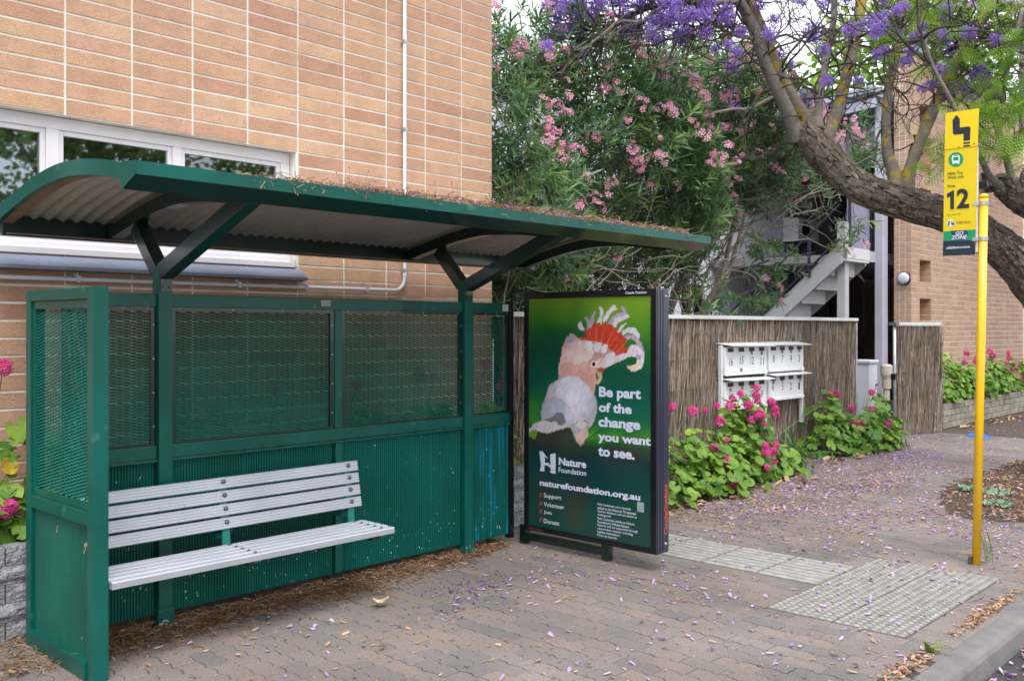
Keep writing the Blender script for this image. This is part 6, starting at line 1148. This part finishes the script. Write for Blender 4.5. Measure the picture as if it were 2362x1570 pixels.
geranium('large sprawling geranium in the raised planter left of the yellow pole', [(16.3, 5.55, .42, .7, .35, .75), (17.2, 5.6, .4, .8, .4, .65), (17.9, 5.6, .4, .6, .4, .5)], 560, FL([(2228, 815, 1.1, 0), (2225, 835, .9, 0), (2250, 835, 1., .3), (2252, 825, .8, .3), (2246, 870, .8, .2)], 16.3), .38, 1.2, 12)
geranium('sprawling geranium in the raised planter right of the yellow pole', [(18.9, 5.6, .42, .8, .4, .62), (20.0, 5.65, .42, .9, .4, .6), (21.2, 5.65, .42, .9, .4, .55)], 620, FL([(2283, 812, 1.2, 0), (2290, 820, 1.1, 0), (2326, 815, 1., .5), (2328, 826, 1., .5), (2322, 836, .8, .3), (2343, 842, 1.2, .7), (2325, 855, 1., .3), (2335, 858, 1.2, .4), (2335, 868, 1., .4), (2345, 863, 1., .4), (2352, 870, 1., .5), (2310, 880, .8, .3), (2276, 865, .9, .0), (2278, 880, .7, 0), (2310, 913, .9, 0)], 17.6), .38, 1.2, 12)
geranium('geranium with large leaves against the bricks behind the end screen', [(1.55, 5.42, .5, .32, .18, .42), (1.9, 5.45, .55, .28, .16, .5), (1.3, 5.45, .5, .4, .2, .55), (1.98, 5.45, .9, .13, .12, .2)], 150, FL([(6, 848, 1., 0), (12, 1180, .9, 0), (24, 1166, .8, 0), (205, 1187, .01, 0)], 4.95), .45, 1.12, 4)
geranium('geranium seen through the mesh behind the shelter back panel', [(4.3, 5.42, .5, .5, .18, .5), (5.0, 5.45, .5, .5, .18, .55), (5.5, 5.45, .5, .3, .2, .5)], 330, FL([(965, 860, 1., 0), (1000, 872, 1., 0), (975, 872, .9, .1), (1160, 890, 1.1, .3), (1120, 840, .8, .3), (1080, 870, .9, .2)], 7.15), .45, 1.1, 5)
geranium('small geranium against the bricks behind the first mesh bay', [(2.7, 5.45, .5, .4, .16, .3), (3.4, 5.45, .5, .4, .16, .35)], 150, FL([(640, 905, .8, 0), (820, 890, .8, .6)], 6.0), .45, 1.1, 3)
# strap-leaved lily, succulents, weeds
def blades(name, label, cat, c, n, L, w, m, spread=.9, group=None, lean=(0, -.2)):
    t = thing(name, label, cat, c, group); P = []; Z = []
    for _ in range(n): P.append((c[0] + random.gauss(0, L * .07), c[1] + random.gauss(0, L * .07), c[2])); a = random.random() * 6.28; s = random.uniform(.2, spread); Z.append((math.cos(a) * s + lean[0], math.sin(a) * s + lean[1], 1))
    scatter(t, 'blade', [leaf_strip(L, w, 6, .55, .2), leaf_strip(L * .8, w, 6, .8, .2), leaf_strip(L * .6, w * .9, 5, .3, .2)], m, xforms(P, Z, rng.uniform(.7, 1.15, n), 0), limit=300); return t
blades('strap_lily', 'dark green strap leaved lily at the foot of the brush fence', 'lily', (10.5, 5.3, 0), 34, .55, .03, STRAP, 1.0)
blades('strap_lily', 'pale strap leaved lily hanging over the planter wall edge', 'lily', (17.6, 5.5, .42), 30, .6, .03, STRAP, 1.1, None, (0, -.6))
blades('grass_tuft', 'tall dry grass tuft at the foot of the yellow pole', 'grass', (6.90, 2.06, 0), 9, .32, .006, WEED, .35)
blades('weed', 'small green weed sprouting beside the kerb', 'weed', (4.81, 1.70, 0), 10, .12, .016, WEED, .7)
blades('weed', 'low bright weed patch under the blue stained shelter panel', 'weed', (5.0, 4.95, 0), 90, .10, .009, WEED, 1.3)
blades('weed', 'little weed tuft in the litter by the right shelter post', 'weed', (4.42, 4.86, 0), 36, .09, .007, WEED, 1.1)
blades('weed', 'dry weed tuft at the foot of the left shelter post', 'weed', (2.25, 4.86, 0), 30, .16, .006, DRYW, 1.1)
for i, (x, y, r) in enumerate(((9.8, 2.86, .16), (9.17, 2.64, .12), (9.85, 3.1, .1), (8.95, 2.18, .12))):
    c = (x, y, .01); t = thing('succulent', ['grey green succulent rosettes in the tree bed, larger patch', 'grey green succulent patch nearest the yellow pole', 'small grey succulent patch at the footpath side of the tree bed', 'grey succulent patch at the kerb end of the tree bed'][i], 'succulent', c, 'succulents in the tree bed'); P = []; Z = []
    for _ in range(60):
        a = random.random() * 6.28; q = random.random() ** .5 * r; cx_, cy_ = x + q * math.cos(a), y + q * math.sin(a)
        for k in range(3): P.append((cx_, cy_, .015)); b_2 = random.random() * 6.28; Z.append((math.cos(b_2), math.sin(b_2), .8))
    scatter(t, 'leaf', [leaf_strip(.045, .02, 3, -.2, .2)], SUCC, xforms(P, Z, rng.uniform(.7, 1.3, len(P))), limit=0, rest='rosettes')

# ------------------------------------------------------------------ fallen petals and litter
def pet(L, w, curl):
    mb = MB(); vs = []; fs = []
    for i in range(4):
        t = i / 3; ww = w * (.35 + .9 * math.sin(math.pi * (t * .75 + .2))) / 2
        for s in (-1, 0, 1): vs.append((s * ww, L * (t - .5), .004 + curl * L * (t - .5) ** 2 + (abs(s) * ww * .7) + (.0 if s else .0)))
    for i in range(3):
        for j in range(2): a = i * 3 + j; fs.append((a, a + 1, a + 4, a + 3))
    return mb.add(vs, fs)
PT = [pet(.045, .018, .5), pet(.036, .022, -.2), pet(.03, .016, .9), pet(.05, .014, .2)]
def flat_x(P, tilt=.25, sc=(.6, 1.2)):
    n = len(P); return xforms(P, np.column_stack([rng.normal(0, tilt, n), rng.normal(0, tilt, n), np.ones(n)]), rng.uniform(*sc, n))
def ground_pts(n, fn):
    out = []
    while len(out) < n:
        x, y = fn()
        if noise.noise(Vector((x * 1.3, y * 1.9, 3.))) + .35 * noise.noise(Vector((x * 5, y * 5, 1.))) < random.uniform(-.55, .3): continue
        if 1.66 < y < 5.55 and not (y > 4.78 and 1.7 < x < 5.2): out.append((x, y, .001))
    return out
A_ = ground_pts(200, lambda: (random.uniform(1.8, 7), random.uniform(1.7, 4.7)))
B_ = ground_pts(480, lambda: (random.uniform(4, 9), random.uniform(1.7, 4.2)))
C_ = ground_pts(2400, lambda: (min(24, 7.2 + abs(random.gauss(0, 5))), random.uniform(1.7, 5.5)))
D_ = ground_pts(1000, lambda: (random.uniform(7, 12.5), random.gauss(4.5, .45)))
scatter(None, 'petal', PT, PETAL, flat_x(A_ + B_ + C_ + D_, .3, (.42, 1.05)), rest='fallen_petals', kind='stuff')
c0 = ground_pts(170, lambda: (random.gauss(4.0, .28), random.gauss(4.1, .14)))
scatter(None, 'petal', PT, mat('dried purple petal', (.1, .06, .25), .8, rnd=[(.09, .045, .26), (.16, .09, .34), (.06, .03, .14)], var=None), flat_x(c0, .4, (.3, .55)), rest='dried_petals', kind='stuff')
bit = [pet(.03, .009, .6), pet(.022, .007, -.3), pet(.04, .012, .4)]
E_ = ground_pts(1000, lambda: (random.uniform(2, 8), random.uniform(1.7, 4.7))) + ground_pts(3400, lambda: (min(20, 7 + abs(random.gauss(0, 3.6))), random.uniform(2.2, 5.5))) + ground_pts(1900, lambda: (random.uniform(6.6, 11), random.gauss(4.35, .35))) + ground_pts(700, lambda: (random.uniform(4.3, 8), random.gauss(1.70, .03)))
scatter(None, 'leaf_bit', bit, LITTER2, flat_x(E_, .3, (.45, 1.15)), rest='leaf_litter', kind='stuff')
big = [pet(.09, .045, .4), pet(.07, .04, -.4)]
F_ = [(random.uniform(6.6, 9.6), random.gauss(4.62, .1), .005) for _ in range(60)] + [(random.uniform(10.5, 13), random.gauss(4.95, .1), .005) for _ in range(30)] + [(random.uniform(15.6, 19), random.gauss(5.1, .1), .005) for _ in range(40)]
scatter(None, 'dead_leaf', big, LITTER2, flat_x(F_, .4), rest='dead_leaves', kind='stuff')
for x, y, s, lab in ((3.43, 4.27, .07, 'crumpled cream dead leaf lying alone on the pavers'),): 
    m = MB(); merged(m, pet(.09, .06, 1.6), Matrix.Translation((x, y, .004)) @ Matrix.Rotation(.8, 4, 'Z')); m.build('dead_leaf', mat('cream dead leaf', (.55, .45, .3), .8, var=(40, .3)), label=lab, cat='leaf')
m = MB(); m.prism([(4.20, 4.76), (4.28, 4.72), (4.33, 4.77), (4.27, 4.82)], 'z', .002, .006); m.build('paper_scrap', WHITE, label='scrap of white paper on the pavers in front of the shelter wall', cat='paper scrap')
# stringy litter drifted along the foot of the shelter wall
def strand(L): mb = MB(); w_ = .0016; vs = []; n = 4; a = 0; return mb.tube([(0, L * (k / n - .5), .012 * math.sin(k * 1.3) * L * 10) for k in range(n + 1)], [w_] * 5, 3, caps=False)
G_ = []
for _ in range(4200):
    x = random.uniform(1.88, 5.05); wd = np.interp(x, [1.9, 2.6, 3.6, 4.4, 5.05], [.30, .26, .30, .22, .06]); y = 4.86 - abs(random.gauss(0, wd * .5)); q = (4.9 - y) / max(.05, wd); G_.append((x, y, random.uniform(0, max(.004, .055 * (1 - q)))))
for _ in range(500): G_.append((random.uniform(1.2, 1.8), random.uniform(4.6, 5.16), random.uniform(.001, .02)))
for _ in range(1500):
    x, y = 11.2 + random.uniform(-2.6, 2.6), 2.45 + random.uniform(-.95, .9)
    if in_patch(x, y): G_.append((x, y, random.uniform(.005, .02)))
scatter(None, 'litter_strand', [strand(.12), strand(.07), pet(.03, .01, .5)], LITTER, flat_x(G_, .3, (.6, 1.3)), rest='bark_litter', kind='stuff')
H_ = []
for _ in range(2600):
    x, y = 11.2 + random.uniform(-2.7, 2.7), 2.45 + random.uniform(-1, .95)
    if in_patch(x, y): H_.append((x, y, random.uniform(.005, .03)))
scatter(None, 'leaf_bit', bit + PT[:1], LITTER2, flat_x(H_, .4), rest='bed_litter', kind='stuff')
I_ = [(random.uniform(4.3, 12), random.uniform(.4, 1.47), -.115) for _ in range(4200)]
scatter(None, 'petal', PT + bit, PETAL, flat_x(I_[:1900], .3), rest='gutter_petals', kind='stuff'); scatter(None, 'leaf_bit', bit, LITTER2, flat_x(I_[1900:], .3), rest='gutter_litter', kind='stuff')
# litter lying in the roof gutter, with dead weeds
J_ = []
for _ in range(4200):
    x = random.uniform(2.3, 6.0); k = np.interp(x, [2.3, 3, 4.2, 6], [.35, .8, 1, .7]); y = random.uniform(3.81, 4.1); J_.append((x, y, 2.275 + .055 * k * random.random() ** 1.3 + (y - 3.86) * .1))
M_ = flat_x(J_, .5, (.6, 1.2)); n_ = len(J_); w_ = rng.integers(0, 3, n_)
scatter(None, 'litter_strand', [strand(.14), bit[0], strand(.09)], MATS['dry weed'], M_, w_, rest='roof_litter', kind='stuff')
scatter(None, 'petal', PT, PETAL, flat_x(J_[::12], .5, (.6, 1.)), rest='roof_petals', kind='stuff')
for x, n, h, lab in ((2.95, 14, .17, 'dead weed tuft on the shelter roof nearest the window'), (3.28, 9, .10, 'small dead weed tuft on the shelter roof left of the conduit'), (4.12, 22, .3, 'tallest dead weed on the shelter roof by the brick corner'), (3.55, 7, .16, 'thin dead weed on the shelter roof beside the conduit'), (5.7, 8, .07, 'dry weed drooping over the far end of the roof gutter')):
    t = thing('dead_weed', lab, 'weed', (x, 3.9, 2.27), 'dead weeds on the shelter roof'); m = MB()
    for _ in range(n):
        w_ = wander((x + random.gauss(0, .05), 3.88 + random.gauss(0, .03), 2.27), (random.gauss(0, .5), random.gauss(0, .4), 1), h * random.uniform(.4, 1.1), 6, .28, -.03); m.tube(w_, .0014, 4, caps=False)
        e = w_[-1]; m.lathe([(.001, -.004), (.005, 0), (.001, .005)], e, 5)
    m.build('stems', DRYW, t, kind='stuff')
# flaky plates of bark standing off the old wood
def bark_plates(path, n, seed):
    P = crom([p[:3] + (p[3] * .84,) for p in path], 8); rd = random.Random(seed); Q = []; Zs = []; 
    M_ = np.zeros((n, 4, 4)); M_[:, 3, 3] = 1
    for k in range(n):
        i = rd.randrange(1, len(P) - 2); f = rd.random(); c = Vector(P[i][:3]).lerp(Vector(P[i + 1][:3]), f); r = P[i][3] * (1 - f) + P[i + 1][3] * f; t_ = (Vector(P[i + 1][:3]) - Vector(P[i - 1][:3])).normalized()
        dv = Vector((rd.gauss(0, 1), rd.gauss(0, 1), rd.gauss(0, 1))); dv = (dv - t_ * dv.dot(t_)).normalized(); t2 = (t_ + Vector((rd.gauss(0, .18), rd.gauss(0, .18), rd.gauss(0, .18)))); t2 = (t2 - dv * t2.dot(dv)).normalized(); sd_ = t2.cross(dv); nn = (dv + t2 * rd.uniform(-.25, .35)).normalized(); s = rd.choice((.5, .8, 1., 1.3, 1.9)) * rd.uniform(.8, 1.2)
        M_[k, :3, 0] = sd_ * s; M_[k, :3, 1] = t2 * s; M_[k, :3, 2] = nn * s; M_[k, :3, 3] = c + dv * (r * rd.uniform(.98, 1.07))
    return M_
pp = []
for s_ in range(4):
    mb = MB(); w = .012 + .003 * s_; l = .034 + .006 * ((s_ * 3) % 4); rd = random.Random(s_); pl = [(w * rd.uniform(.6, 1.1) * math.cos(a), l * rd.uniform(.7, 1.1) * math.sin(a)) for a in [k * .785 for k in range(8)]]; mb.prism(pl, 'z', -.006, .0045); pp.append(mb)
for (kd, path), n in zip(JAC_LIMBS[:2], (2600, 700)):
    scatter(jt, 'bark_plate', pp, mat('bark plate', (.1, .08, .06), .95, rnd=[(.10, .072, .055), (.17, .135, .11), (.07, .05, .04), (.26, .215, .18), (.13, .10, .08), (.2, .165, .14)], var=(20, .3), bump=(60, .7)), bark_plates(path, n, n), rest='bark_plates')
